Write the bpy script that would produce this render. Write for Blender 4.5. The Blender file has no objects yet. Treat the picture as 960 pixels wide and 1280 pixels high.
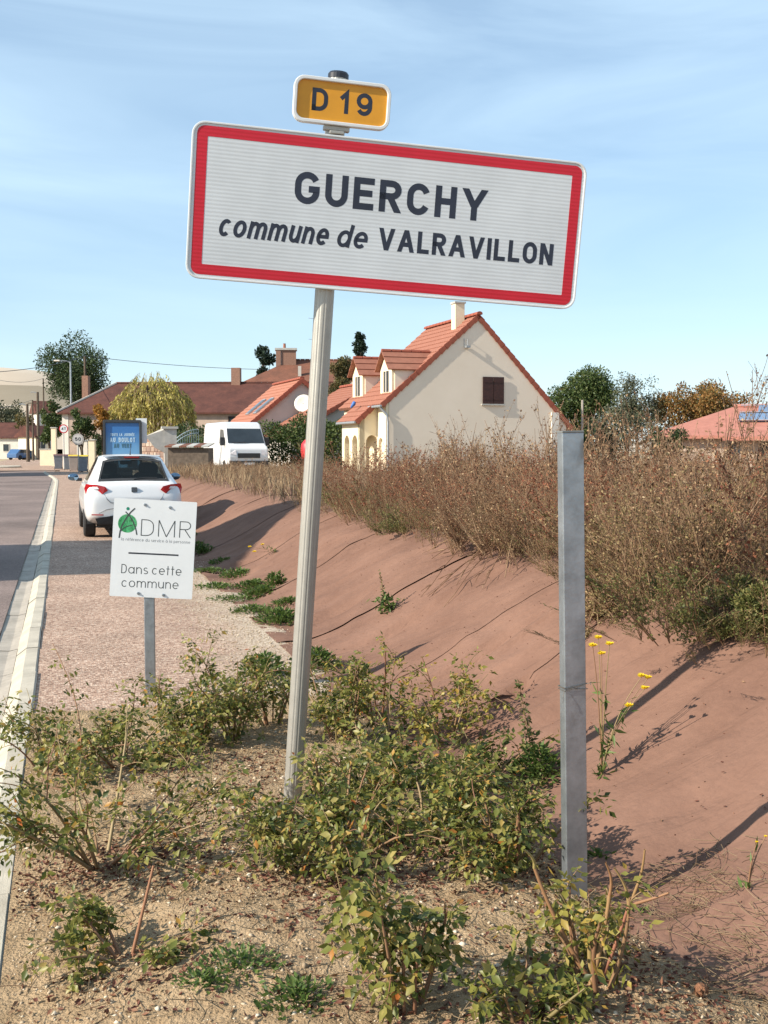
import bpy, math, random
import numpy as np
from mathutils import Vector, Matrix

# ------------------------------------------------------------------ camera, sky, sun, exposure
SC = bpy.context.scene
COL = SC.collection
FPX, HOR, CAMZ = 1400.0, 560.0, 1.55          # focal length in photo pixels, horizon row, eye height
PITCH = math.atan((640 - HOR) / FPX)
YAW = math.radians(16.0)                      # the street runs along +Y, the camera looks 16 degrees to its right
cd = bpy.data.cameras.new('camera'); cam = bpy.data.objects.new('camera', cd); COL.objects.link(cam)
cd.sensor_fit = 'VERTICAL'; cd.sensor_height = 36.0; cd.lens = FPX / 1280 * 36.0
cd.clip_start = 0.05; cd.clip_end = 6000
cam.location = (0, 0, CAMZ); cam.rotation_euler = (math.pi / 2 - PITCH, 0, -YAW)
SC.camera = cam

SUN_EL = math.radians(31.0)
SH_ANG = math.radians(9.5)                   # shadows run across the street, slightly onward
to_sun = Vector((-math.cos(SH_ANG) * math.cos(SUN_EL), -math.sin(SH_ANG) * math.cos(SUN_EL), math.sin(SUN_EL)))
ld = bpy.data.lights.new('sun', 'SUN'); sun = bpy.data.objects.new('sun', ld); COL.objects.link(sun)
ld.energy = 5.0; ld.angle = math.radians(0.53); ld.color = (1.0, 0.91, 0.77)
sun.rotation_euler = to_sun.to_track_quat('Z', 'Y').to_euler()

W = bpy.data.worlds.new('World'); SC.world = W; W.use_nodes = True
nt = W.node_tree; nt.nodes.clear()
wo = nt.nodes.new('ShaderNodeOutputWorld'); bg = nt.nodes.new('ShaderNodeBackground')
sk = nt.nodes.new('ShaderNodeTexSky'); sk.sky_type = 'NISHITA'; sk.sun_disc = False
sk.sun_elevation = SUN_EL; sk.sun_rotation = math.atan2(to_sun.x, to_sun.y)
sk.air_density = 1.0; sk.dust_density = 0.25; sk.ozone_density = 2.0; sk.altitude = 100
tc = nt.nodes.new('ShaderNodeTexCoord'); mp = nt.nodes.new('ShaderNodeMapping')
mp.inputs['Rotation'].default_value = (0.0, math.radians(14), math.radians(-20)); mp.inputs['Scale'].default_value = (1.6, 1.6, 7.5)
n1 = nt.nodes.new('ShaderNodeTexNoise'); n1.inputs['Scale'].default_value = 1.7; n1.inputs['Detail'].default_value = 7; n1.inputs['Roughness'].default_value = 0.52
n1.inputs['Distortion'].default_value = 0.7
cr = nt.nodes.new('ShaderNodeValToRGB'); cr.color_ramp.elements[0].position = 0.36; cr.color_ramp.elements[0].color = (0.36, 0.36, 0.36, 1); cr.color_ramp.elements[1].position = 0.82
cr.color_ramp.elements[1].color = (0.82, 0.82, 0.82, 1)
mx = nt.nodes.new('ShaderNodeMix'); mx.data_type = 'RGBA'
mx.inputs['B'].default_value = (4.9, 6.3, 7.5, 1)
L = nt.links.new
L(tc.outputs['Generated'], mp.inputs['Vector']); L(mp.outputs['Vector'], n1.inputs['Vector']); L(n1.outputs['Fac'], cr.inputs['Fac'])
L(cr.outputs['Color'], mx.inputs['Factor']); L(sk.outputs['Color'], mx.inputs['A']); hs = nt.nodes.new('ShaderNodeHueSaturation'); hs.inputs['Hue'].default_value = .498; hs.inputs['Saturation'].default_value = 1.08; L(mx.outputs['Result'], hs.inputs['Color']); L(hs.outputs['Color'], bg.inputs['Color'])
bg.inputs['Strength'].default_value = 0.098
L(bg.outputs['Background'], wo.inputs['Surface'])

vs = SC.view_settings; vs.view_transform = 'Standard'; vs.look = 'None'; vs.gamma = 1.0; vs.use_curve_mapping = False; vs.exposure = 0.74
SC.render.engine = 'CYCLES'
SC.cycles.max_bounces = 6; SC.cycles.transparent_max_bounces = 8; SC.cycles.use_denoising = True
rng = np.random.default_rng(7); random.seed(7)

# ------------------------------------------------------------------ placing helpers
cy_, sy_ = math.cos(YAW), math.sin(YAW)
def ray(px, py):
    u = (px - 480) / FPX; v = -(py - 640) / FPX
    y = math.cos(PITCH) + v * math.sin(PITCH); z = -math.sin(PITCH) + v * math.cos(PITCH)
    return u / y, z / y
def at(px, py, d):                      # the world point seen at a photo pixel, d metres ahead
    u, z = ray(px, py)
    return Vector((u * d * cy_ + d * sy_, -u * d * sy_ + d * cy_, CAMZ + z * d))
def ground(px, py, z=0.0):              # where the line of sight meets level z
    u, s = ray(px, py)
    return at(px, py, (z - CAMZ) / s)

def smooth(a, b, x):
    t = np.clip((x - a) / (b - a), 0, 1); return t * t * (3 - 2 * t)
def vnoise(x, y, s=0):                  # cheap smooth value noise
    x = np.asarray(x, float); y = np.asarray(y, float)
    xi = np.floor(x).astype(np.int64); yi = np.floor(y).astype(np.int64); fx = x - xi; fy = y - yi
    def h(a, b):
        n = (a * 374761393 + b * 668265263 + s * 974634777) & 0xFFFFFFFF
        n = ((n ^ (n >> 13)) * 1274126177) & 0xFFFFFFFF
        return ((n ^ (n >> 16)) & 0xFFFF) / 65535.0
    ux = fx * fx * (3 - 2 * fx); uy = fy * fy * (3 - 2 * fy)
    return (h(xi, yi) * (1 - ux) + h(xi + 1, yi) * ux) * (1 - uy) + (h(xi, yi + 1) * (1 - ux) + h(xi + 1, yi + 1) * ux) * uy
def fbm(x, y, s=0, o=4):
    r = 0; a = .5
    for i in range(o):
        r = r + a * (vnoise(x * 2 ** i, y * 2 ** i, s + i) - .5); a *= .5
    return r

# ------------------------------------------------------------------ mesh helpers
def mesh_np(name, V, F):
    """V (n,3), F (m,3) or (m,4) int arrays"""
    me = bpy.data.meshes.new(name); V = np.asarray(V, np.float32); F = np.asarray(F, np.int32)
    k = F.shape[1]
    me.vertices.add(len(V)); me.vertices.foreach_set('co', V.ravel())
    me.loops.add(F.size); me.loops.foreach_set('vertex_index', F.ravel())
    me.polygons.add(len(F)); me.polygons.foreach_set('loop_start', np.arange(0, F.size, k, dtype=np.int32))
    me.polygons.foreach_set('loop_total', np.full(len(F), k, np.int32))
    me.update(calc_edges=True); me.validate()
    return me
def shade(me, s=True):
    me.polygons.foreach_set('use_smooth', np.full(len(me.polygons), s, bool)); return me
def link(name, me, mat=None, parent=None, loc=None, rot=None):
    o = bpy.data.objects.new(name, me); COL.objects.link(o)
    if mat and not me.materials: me.materials.append(mat)
    if parent is not None: o.parent = parent
    if loc is not None: o.location = loc
    if rot is not None: o.rotation_euler = rot
    return o
def tag(o, label=None, cat=None, group=None, kind=None):
    if label: o['label'] = label
    if cat: o['category'] = cat
    if group: o['group'] = group
    if kind: o['kind'] = kind
    return o
def thing(name, label, cat, loc=(0, 0, 0), rz=0.0, group=None):
    o = bpy.data.objects.new(name, None); COL.objects.link(o); o.location = loc; o.rotation_euler = (0, 0, rz)
    o.empty_display_size = .1
    return tag(o, label, cat, group)
def copy_tree(o, parent=None):
    c = o.copy(); COL.objects.link(c); c.parent = parent
    for ch in list(o.children):
        copy_tree(ch, c)
    return c

class MB:
    def __init__(s): s.v = []; s.f = []
    def add(s, vs_, fs):
        b = len(s.v); s.v += [tuple(v) for v in vs_]; s.f += [tuple(i + b for i in f) for f in fs]; return s
    def box(s, x0, x1, y0, y1, z0, z1, m=None):
        vs_ = [Vector((x, y, z)) for x in (x0, x1) for y in (y0, y1) for z in (z0, z1)]
        if m is not None: vs_ = [m @ v for v in vs_]
        return s.add(vs_, [(0, 1, 3, 2), (4, 6, 7, 5), (0, 4, 5, 1), (2, 3, 7, 6), (0, 2, 6, 4), (1, 5, 7, 3)])
    def prism(s, poly, axis, a, b):      # polygon extruded along an axis: poly given in the two other axes (order x,y,z)
        n = len(poly)
        def p(q, t):
            return (t, q[0], q[1]) if axis == 0 else ((q[0], t, q[1]) if axis == 1 else (q[0], q[1], t))
        vs_ = [p(q, a) for q in poly] + [p(q, b) for q in poly]
        fs = [tuple(range(n)), tuple(range(2 * n - 1, n - 1, -1))] + [(i, i + n, (i + 1) % n + n, (i + 1) % n) for i in range(n)]
        return s.add(vs_, fs)
    def tube(s, path, r, n=6, cap=True):
        path = [Vector(p) for p in path]; rs = r if hasattr(r, '__len__') else [r] * len(path)
        rings = []; up = Vector((0, 0, 1)); prev = None
        for i, p in enumerate(path):
            d = (path[min(i + 1, len(path) - 1)] - path[max(i - 1, 0)]).normalized()
            if prev is None:
                a = d.cross(up)
                if a.length < 1e-3: a = d.cross(Vector((1, 0, 0)))
            else: a = prev - d * prev.dot(d)
            a.normalize(); prev = a; b = d.cross(a)
            rings.append([p + (a * math.cos(2 * math.pi * k / n) + b * math.sin(2 * math.pi * k / n)) * rs[i] for k in range(n)])
        vs_ = [v for ring in rings for v in ring]; fs = []
        for i in range(len(path) - 1):
            for k in range(n):
                fs.append((i * n + k, i * n + (k + 1) % n, (i + 1) * n + (k + 1) % n, (i + 1) * n + k))
        if cap: fs += [tuple(range(n - 1, -1, -1)), tuple(range((len(path) - 1) * n, len(path) * n))]
        return s.add(vs_, fs)
    def lathe(s, prof, n=16, m=None):     # prof (r,z), about local z
        vs_ = []; fs = []
        for r, z in prof:
            for k in range(n):
                v = Vector((r * math.cos(2 * math.pi * k / n), r * math.sin(2 * math.pi * k / n), z)); vs_.append(m @ v if m is not None else v)
        for i in range(len(prof) - 1):
            for k in range(n): fs.append((i * n + k, i * n + (k + 1) % n, (i + 1) * n + (k + 1) % n, (i + 1) * n + k))
        fs += [tuple(range(n - 1, -1, -1)), tuple(range((len(prof) - 1) * n, len(prof) * n))]
        return s.add(vs_, fs)
    def grid(s, fn, nu, nv):              # fn(i,j)->point
        vs_ = [fn(i, j) for j in range(nv + 1) for i in range(nu + 1)]
        fs = [(j * (nu + 1) + i, j * (nu + 1) + i + 1, (j + 1) * (nu + 1) + i + 1, (j + 1) * (nu + 1) + i) for j in range(nv) for i in range(nu)]
        return s.add(vs_, fs)
    def mesh(s, name, smooth_=False):
        me = bpy.data.meshes.new(name); me.from_pydata(s.v, [], s.f); me.update()
        if smooth_: shade(me)
        return me
    def build(s, name, mat, parent=None, smooth_=False, bevel=0, loc=None, rot=None, seg=2):
        o = link(name, s.mesh(name, smooth_), mat, parent, loc, rot)
        if bevel:
            m = o.modifiers.new('bevel', 'BEVEL'); m.width = bevel; m.segments = seg; m.limit_method = 'ANGLE'; m.angle_limit = math.radians(40)
        return o
def rrect(w, h, r, n=6, cx=0, cz=0):
    out = []
    for (sx, sz, a0) in ((1, 1, 0), (-1, 1, 90), (-1, -1, 180), (1, -1, 270)):
        for k in range(n + 1):
            a = math.radians(a0 + 90 * k / n)
            out.append((cx + sx * (w / 2 - r) + r * math.cos(a), cz + sz * (h / 2 - r) + r * math.sin(a)))
    return out
def ring_mesh(mb, outer, inner, y0, y1):     # frame between two loops of equal length in xz, from y0 to y1
    n = len(outer)
    vs_ = [(p[0], y0, p[1]) for p in outer] + [(p[0], y0, p[1]) for p in inner] + [(p[0], y1, p[1]) for p in outer] + [(p[0], y1, p[1]) for p in inner]
    fs = []
    for i in range(n):
        j = (i + 1) % n
        fs += [(i, j, n + j, n + i), (2 * n + i, 3 * n + i, 3 * n + j, 2 * n + j), (i, 2 * n + i, 2 * n + j, j), (n + i, n + j, 3 * n + j, 3 * n + i)]
    return mb.add(vs_, fs)

# ------------------------------------------------------------------ materials
def mat(name, col, rough=.7, metal=0.0, var=.15, scale=8.0, bump=0.0, bscale=40.0, col2=None, spec=.4, coords='Object', detail=5, coat=0):
    m = bpy.data.materials.new(name); m.use_nodes = True; t = m.node_tree; b = t.nodes['Principled BSDF']
    b.inputs['Roughness'].default_value = rough; b.inputs['Metallic'].default_value = metal; b.inputs['Specular IOR Level'].default_value = spec
    if coat: b.inputs['Coat Weight'].default_value = coat; b.inputs['Coat Roughness'].default_value = .06
    c = t.nodes.new('ShaderNodeTexCoord'); n = t.nodes.new('ShaderNodeTexNoise'); n.inputs['Scale'].default_value = scale; n.inputs['Detail'].default_value = detail
    n.inputs['Roughness'].default_value = .65
    t.links.new(c.outputs[coords], n.inputs['Vector'])
    r = t.nodes.new('ShaderNodeValToRGB')
    a = Vector(col); k2 = Vector(col2) if col2 else a * (1 + var)
    k1 = a if col2 else a * (1 - var)
    r.color_ramp.elements[0].position = .32; r.color_ramp.elements[1].position = .68
    r.color_ramp.elements[0].color = (*k1, 1); r.color_ramp.elements[1].color = (*[min(v, 1) for v in k2], 1)
    t.links.new(n.outputs['Fac'], r.inputs['Fac']); t.links.new(r.outputs['Color'], b.inputs['Base Color'])
    if bump:
        n2 = t.nodes.new('ShaderNodeTexNoise'); n2.inputs['Scale'].default_value = bscale; n2.inputs['Detail'].default_value = 6
        t.links.new(c.outputs[coords], n2.inputs['Vector'])
        bp = t.nodes.new('ShaderNodeBump'); bp.inputs['Strength'].default_value = bump; bp.inputs['Distance'].default_value = .02
        t.links.new(n2.outputs['Fac'], bp.inputs['Height']); t.links.new(bp.outputs['Normal'], b.inputs['Normal'])
    return m
def speckle(name, stops, scale, rough=.9, bump=.5, big=None, bigamt=.35, dist=.006):
    """chippings: voronoi cells coloured one by one, with a slow patchiness on top"""
    m = bpy.data.materials.new(name); m.use_nodes = True; t = m.node_tree; b = t.nodes['Principled BSDF']
    b.inputs['Roughness'].default_value = rough; b.inputs['Specular IOR Level'].default_value = .25
    c = t.nodes.new('ShaderNodeTexCoord'); v = t.nodes.new('ShaderNodeTexVoronoi'); v.inputs['Scale'].default_value = scale
    t.links.new(c.outputs['Object'], v.inputs['Vector'])
    sp = t.nodes.new('ShaderNodeSeparateColor'); t.links.new(v.outputs['Color'], sp.inputs['Color'])
    r = t.nodes.new('ShaderNodeValToRGB'); r.color_ramp.interpolation = 'LINEAR'
    e = r.color_ramp.elements; e[0].position = 0; e[0].color = (*stops[0], 1); e[1].position = 1; e[1].color = (*stops[-1], 1)
    for i, s in enumerate(stops[1:-1]): q = e.new((i + 1) / (len(stops) - 1)); q.color = (*s, 1)
    t.links.new(sp.outputs['Red'], r.inputs['Fac'])
    n = t.nodes.new('ShaderNodeTexNoise'); n.inputs['Scale'].default_value = big or .8; n.inputs['Detail'].default_value = 6; n.inputs['Roughness'].default_value = .6
    t.links.new(c.outputs['Object'], n.inputs['Vector'])
    mr = t.nodes.new('ShaderNodeMapRange'); mr.inputs['From Min'].default_value = .3; mr.inputs['From Max'].default_value = .7
    mr.inputs['To Min'].default_value = 1 - bigamt; mr.inputs['To Max'].default_value = 1 + bigamt * .6
    t.links.new(n.outputs['Fac'], mr.inputs['Value'])
    x = t.nodes.new('ShaderNodeMix'); x.data_type = 'RGBA'; x.blend_type = 'MULTIPLY'; x.inputs['Factor'].default_value = 1
    t.links.new(r.outputs['Color'], x.inputs['A']); t.links.new(mr.outputs['Result'], x.inputs['B']); t.links.new(x.outputs['Result'], b.inputs['Base Color'])
    bp = t.nodes.new('ShaderNodeBump'); bp.inputs['Strength'].default_value = bump; bp.inputs['Distance'].default_value = dist
    t.links.new(v.outputs['Distance'], bp.inputs['Height']); t.links.new(bp.outputs['Normal'], b.inputs['Normal'])
    return m
def leafmat(name, stops, transl=.3, rough=.5, pos=None):
    m = bpy.data.materials.new(name); m.use_nodes = True; t = m.node_tree; b = t.nodes['Principled BSDF']; out = t.nodes['Material Output']
    b.inputs['Roughness'].default_value = rough; b.inputs['Specular IOR Level'].default_value = .35
    g = t.nodes.new('ShaderNodeNewGeometry'); r = t.nodes.new('ShaderNodeValToRGB'); e = r.color_ramp.elements
    pos = pos or [i / (len(stops) - 1) for i in range(len(stops))]
    e[0].position = pos[0]; e[0].color = (*stops[0], 1); e[1].position = pos[-1]; e[1].color = (*stops[-1], 1)
    for p, s in zip(pos[1:-1], stops[1:-1]): q = e.new(p); q.color = (*s, 1)
    t.links.new(g.outputs['Random Per Island'], r.inputs['Fac']); t.links.new(r.outputs['Color'], b.inputs['Base Color'])
    if transl:
        tr = t.nodes.new('ShaderNodeBsdfTranslucent'); ms = t.nodes.new('ShaderNodeMixShader'); ms.inputs[0].default_value = transl
        t.links.new(r.outputs['Color'], tr.inputs['Color']); t.links.new(b.outputs['BSDF'], ms.inputs[1]); t.links.new(tr.outputs['BSDF'], ms.inputs[2])
        t.links.new(ms.outputs['Shader'], out.inputs['Surface'])
    return m
def glassmat(name, tint=(.55, .62, .62), rough=.02, mixv=.3):
    m = bpy.data.materials.new(name); m.use_nodes = True; t = m.node_tree; b = t.nodes['Principled BSDF']; out = t.nodes['Material Output']
    b.inputs['Base Color'].default_value = (.012, .016, .018, 1); b.inputs['Roughness'].default_value = rough
    n = t.nodes.new('ShaderNodeTexNoise'); n.inputs['Scale'].default_value = 3
    mr = t.nodes.new('ShaderNodeMapRange'); mr.inputs['To Min'].default_value = rough; mr.inputs['To Max'].default_value = rough + .06
    t.links.new(n.outputs['Fac'], mr.inputs['Value']); t.links.new(mr.outputs['Result'], b.inputs['Roughness'])
    tr = t.nodes.new('ShaderNodeBsdfTransparent'); tr.inputs['Color'].default_value = (*tint, 1)
    ms = t.nodes.new('ShaderNodeMixShader'); ms.inputs[0].default_value = mixv
    t.links.new(b.outputs['BSDF'], ms.inputs[1]); t.links.new(tr.outputs['BSDF'], ms.inputs[2]); t.links.new(ms.outputs['Shader'], out.inputs['Surface'])
    return m

M = {}
M['road'] = speckle('asphalt', [(.11, .082, .073), (.19, .143, .127), (.235, .178, .158), (.30, .236, .21)], 95, big=.35, bigamt=.34, bump=.35)
M['pave'] = speckle('pink_chippings', [(.14, .085, .060), (.29, .185, .135), (.37, .245, .182), (.46, .325, .245), (.58, .455, .36)], 70, big=1.3, bigamt=.22, bump=.7)
M['gravel'] = speckle('pale_gravel', [(.22, .17, .12), (.42, .33, .25), (.55, .46, .36), (.66, .58, .48)], 55, big=2, bigamt=.25, bump=.8)
M['kerb'] = mat('kerb_concrete', (.42, .38, .31), .9, var=.18, scale=5, bump=.25, bscale=160)
M['gutter'] = mat('gutter_concrete', (.36, .32, .27), .9, var=.2, scale=6, bump=.25, bscale=160)
M['soil'] = mat('sandy_soil', (.235, .16, .09), .95, col2=(.41, .295, .18), scale=7, bump=.9, bscale=90, spec=.15, detail=9)
M['felt'] = mat('brown_felt', (.158, .088, .064), .95, col2=(.218, .125, .091), scale=1.6, bump=.35, bscale=26, spec=.1, detail=9)
t = M['felt'].node_tree; b = t.nodes['Principled BSDF']; c = t.nodes.new('ShaderNodeTexCoord'); mpf = t.nodes.new('ShaderNodeMapping'); mpf.inputs['Scale'].default_value = (1.3, 5.5, 2.0); mpf.inputs['Rotation'].default_value = (0, 0, .35); nf = t.nodes.new('ShaderNodeTexNoise'); nf.inputs['Scale'].default_value = 1.5; nf.inputs['Detail'].default_value = 4; nf.inputs['Distortion'].default_value = .6
t.links.new(c.outputs['Object'], mpf.inputs['Vector']); t.links.new(mpf.outputs['Vector'], nf.inputs['Vector']); bf_ = t.nodes.new('ShaderNodeBump'); bf_.inputs['Strength'].default_value = .55; bf_.inputs['Distance'].default_value = .07; t.links.new(nf.outputs['Fac'], bf_.inputs['Height'])
ob = b.inputs['Normal'].links[0].from_node; t.links.new(bf_.outputs['Normal'], ob.inputs['Normal'])
M['earth'] = mat('earth', (.26, .19, .12), .95, var=.25, scale=3, bump=.6, bscale=40)
M['field'] = mat('field', (.34, .26, .155), .95, col2=(.42, .33, .21), scale=.05)
M['alu'] = mat('anodised_aluminium', (.40, .385, .35), .45, .55, var=.07, scale=20, bump=.03, bscale=200)
M['galv'] = mat('galvanised_steel', (.33, .36, .39), .38, .75, var=.28, scale=9, bump=.05, bscale=60, detail=8)
M['rim'] = mat('sign_rim', (.66, .67, .67), .4, .15, var=.06)
M['signwhite'] = None
M['black'] = mat('dark_lettering', (.018, .022, .032), .45, var=.2)
M['signblue'] = mat('dark_blue_lettering', (.02, .026, .045), .4, var=.2)
M['yellow'] = mat('route_yellow', (.62, .28, .02), .4, var=.08)
M['plate'] = mat('white_panel', (.69, .715, .73), .45, var=.03)
M['thin'] = mat('grey_lettering', (.05, .06, .06), .5, var=.2)
M['grey'] = mat('light_grey_lettering', (.25, .26, .27), .5, var=.2)
M['green'] = mat('logo_green', (.07, .50, .19), .4, col2=(.24, .70, .36), scale=3)
M['teal'] = mat('logo_teal', (.04, .40, .26), .4, var=.1)
t = M['galv'].node_tree; b = t.nodes['Principled BSDF']; c = t.nodes.new('ShaderNodeTexCoord'); mpg = t.nodes.new('ShaderNodeMapping'); mpg.inputs['Scale'].default_value = (11, 11, 6); ng = t.nodes.new('ShaderNodeTexNoise'); ng.inputs['Scale'].default_value = 1.0; ng.inputs['Detail'].default_value = 5
t.links.new(c.outputs['Object'], mpg.inputs['Vector']); t.links.new(mpg.outputs['Vector'], ng.inputs['Vector']); rg = t.nodes.new('ShaderNodeValToRGB'); rg.color_ramp.elements[0].position = .62; rg.color_ramp.elements[1].position = .74; rg.color_ramp.elements[1].color = (.7, .7, .7, 1)
lk = b.inputs['Base Color'].links[0].from_socket; xg = t.nodes.new('ShaderNodeMix'); xg.data_type = 'RGBA'; xg.inputs['B'].default_value = (.15, .12, .09, 1); t.links.new(ng.outputs['Fac'], rg.inputs['Fac']); t.links.new(rg.outputs['Color'], xg.inputs['Factor']); t.links.new(lk, xg.inputs['A']); t.links.new(xg.outputs['Result'], b.inputs['Base Color'])
def retro(name, colr):
    m = mat(name, colr, .38, var=.07, scale=3.5); t = m.node_tree; b = t.nodes['Principled BSDF']
    c = t.nodes.new('ShaderNodeTexCoord'); w = t.nodes.new('ShaderNodeTexWave'); w.bands_direction = 'Z'; w.inputs['Scale'].default_value = 22; w.inputs['Distortion'].default_value = .4
    t.links.new(c.outputs['Object'], w.inputs['Vector'])
    bp = t.nodes.new('ShaderNodeBump'); bp.inputs['Strength'].default_value = .10; bp.inputs['Distance'].default_value = .004
    t.links.new(w.outputs['Fac'], bp.inputs['Height']); t.links.new(bp.outputs['Normal'], b.inputs['Normal'])
    return m
M['signwhite'] = retro('retroreflective_white', (.55, .58, .605)); M['signred'] = retro('retroreflective_red', (.50, .012, .028))

# ------------------------------------------------------------------ stroke lettering
def arc(cx, cy, rx, ry, a0, a1, n=12):
    return [(cx + rx * math.cos(math.radians(a0 + (a1 - a0) * k / n)), cy + ry * math.sin(math.radians(a0 + (a1 - a0) * k / n))) for k in range(n + 1)]
X_ = .70                                  # x-height in cap heights
def G_(w, *st): return (w, st)
bowl = [(1, .35)] + arc(.5, .35, .5, .35, 0, 360, 24)[1:]
GL = {
 'A': G_(0.62, ('P', (0, 0), (.5, 1)), ('P', (1, 0), (.5, 1)), [(.2, .3), (.8, .3)]),
 'B': G_(0.48, [(0, 0), (0, 1), (.6, 1)] + arc(.6, .76, .36, .24, 90, -90, 8) + [(0, .52)], [(.6, .52)] + arc(.6, .26, .40, .26, 90, -90, 8) + [(0, 0)]),
 'C': G_(0.50, arc(.5, .64, .5, .36, 20, 180, 12) + arc(.5, .36, .5, .36, 180, 340, 12)),
 'D': G_(0.52, [(0, 0), (0, 1), (.42, 1)] + arc(.42, .62, .58, .38, 90, 0, 8) + arc(.42, .38, .58, .38, 0, -90, 8) + [(0, 0), (0, .1)]),
 'E': G_(0.42, [(1, 1), (0, 1), (0, 0), (1, 0)], [(0, .52), (.88, .52)]),
 'É': G_(0.42, [(1, 1), (0, 1), (0, 0), (1, 0)], [(0, .52), (.88, .52)], [(.4, 1.12), (.75, 1.3)]),
 'G': G_(0.54, arc(.5, .64, .5, .36, 25, 180, 12) + arc(.5, .36, .5, .36, 180, 360, 12) + [(1, .46), (.58, .46)]),
 'H': G_(0.46, [(0, 0), (0, 1)], [(1, 0), (1, 1)], [(0, .52), (1, .52)]),
 'I': G_(.0, [(0, 0), (0, 1)]),
 'J': G_(.45, [(1, 1), (1, .25)] + arc(.5, .25, .5, .25, 0, -150, 9)),
 'L': G_(0.38, [(0, 1), (0, 0), (1, 0)]),
 'M': G_(0.70, [(0, 0), (0, 1)], ('P', (0, 1), (.5, 0)), ('P', (1, 1), (.5, 0)), [(1, 1), (1, 0)]),
 'N': G_(0.48, [(0, 0), (0, 1)], ('P', (0, 1), (1, 0)), [(1, 0), (1, 1)]),
 'O': G_(0.52, arc(.5, .63, .5, .37, 0, 180, 14) + arc(.5, .37, .5, .37, 180, 360, 14) + [(1, .63), (1, .66)]),
 'R': G_(0.48, [(0, 0), (0, 1), (.55, 1)] + arc(.55, .75, .42, .25, 90, -90, 9) + [(0, .5)], ('P', (.45, .5), (1, 0))),
 'T': G_(0.46, [(0, 1), (1, 1)], [(.5, 0), (.5, 1)]),
 'U': G_(0.48, [(0, 1), (0, .34)] + arc(.5, .34, .5, .34, 180, 360, 14) + [(1, 1)]),
 'V': G_(0.58, ('P', (0, 1), (.5, 0)), ('P', (1, 1), (.5, 0))),
 'Y': G_(0.60, ('P', (0, 1), (.5, .42)), ('P', (1, 1), (.5, .42)), [(.5, .47), (.5, 0)]),
 'Z': G_(0.46, [(0, 1), (1, 1), (0, 0), (1, 0)]),
 '0': G_(.56, arc(.5, .65, .5, .35, 0, 180, 12) + arc(.5, .35, .5, .35, 180, 360, 12) + [(1, .65), (1, .68)]),
 '1': G_(.30, [(0, .76), (1, 1), (1, 0)]),
 '4': G_(.6, [(.8, 0), (.8, 1), (0, .3), (1, .3)]),
 '5': G_(.56, [(.92, 1), (.1, 1), (.02, .55)] + arc(.48, .33, .52, .33, 130, -150, 14)),
 '9': G_(.60, arc(.5, .68, .5, .32, 0, 360, 18), [(1, .68), (1, .36)] + arc(.5, .36, .5, .36, 0, -150, 10)),
 'a': G_(.62, arc(.5, .35, .5, .35, 0, 360, 22), [(1, X_), (1, 0)]),
 'à': G_(.62, arc(.5, .35, .5, .35, 0, 360, 22), [(1, X_), (1, 0)], [(.25, 1.02), (.6, .86)]),
 'c': G_(.58, arc(.5, .35, .5, .35, 45, 315, 18)),
 'd': G_(.62, arc(.5, .35, .5, .35, 0, 360, 22), [(1, 1), (1, 0)]),
 'e': G_(.62, [(0, .35), (1, .35)] + arc(.5, .35, .5, .35, 0, 315, 20)[1:]),
 'é': G_(.62, [(0, .35), (1, .35)] + arc(.5, .35, .5, .35, 0, 315, 20)[1:], [(.4, .86), (.75, 1.02)]),
 'f': G_(.30, [(.4, 0), (.4, .78)] + arc(.9, .78, .5, .2, 180, 80, 6), [(0, X_), (1, X_)]),
 'i': G_(.0, [(0, 0), (0, X_)], [(0, .9), (0, 1)]),
 'l': G_(.0, [(0, 0), (0, 1)]),
 'm': G_(.98, [(0, 0), (0, X_)], [(0, .42)] + arc(.25, .42, .25, .28, 180, 0, 10) + [(.5, 0)], [(.5, .42)] + arc(.75, .42, .25, .28, 180, 0, 10) + [(1, 0)]),
 'n': G_(.56, [(0, 0), (0, X_)], [(0, .40)] + arc(.5, .40, .5, .30, 180, 0, 12) + [(1, 0)]),
 'o': G_(.64, arc(.5, .35, .5, .35, 0, 360, 22) + [(1, .38)]),
 'p': G_(.62, arc(.5, .35, .5, .35, 0, 360, 22), [(0, X_), (0, -.28)]),
 'r': G_(.32, [(0, 0), (0, X_)], [(0, .38)] + arc(.9, .38, .9, .32, 180, 85, 7)),
 's': G_(.44, arc(.5, .525, .46, .175, 40, 270, 10) + arc(.5, .175, .5, .175, 90, -140, 10)[1:]),
 't': G_(.30, [(.45, 1), (.45, .0)], [(0, X_), (1, X_)]),
 'u': G_(.56, [(0, X_), (0, .30)] + arc(.5, .30, .5, .30, 180, 360, 12) + [(1, X_)], [(1, X_), (1, 0)]),
 'v': G_(.56, ('P', (0, X_), (.5, 0)), ('P', (1, X_), (.5, 0))),
}
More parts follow.
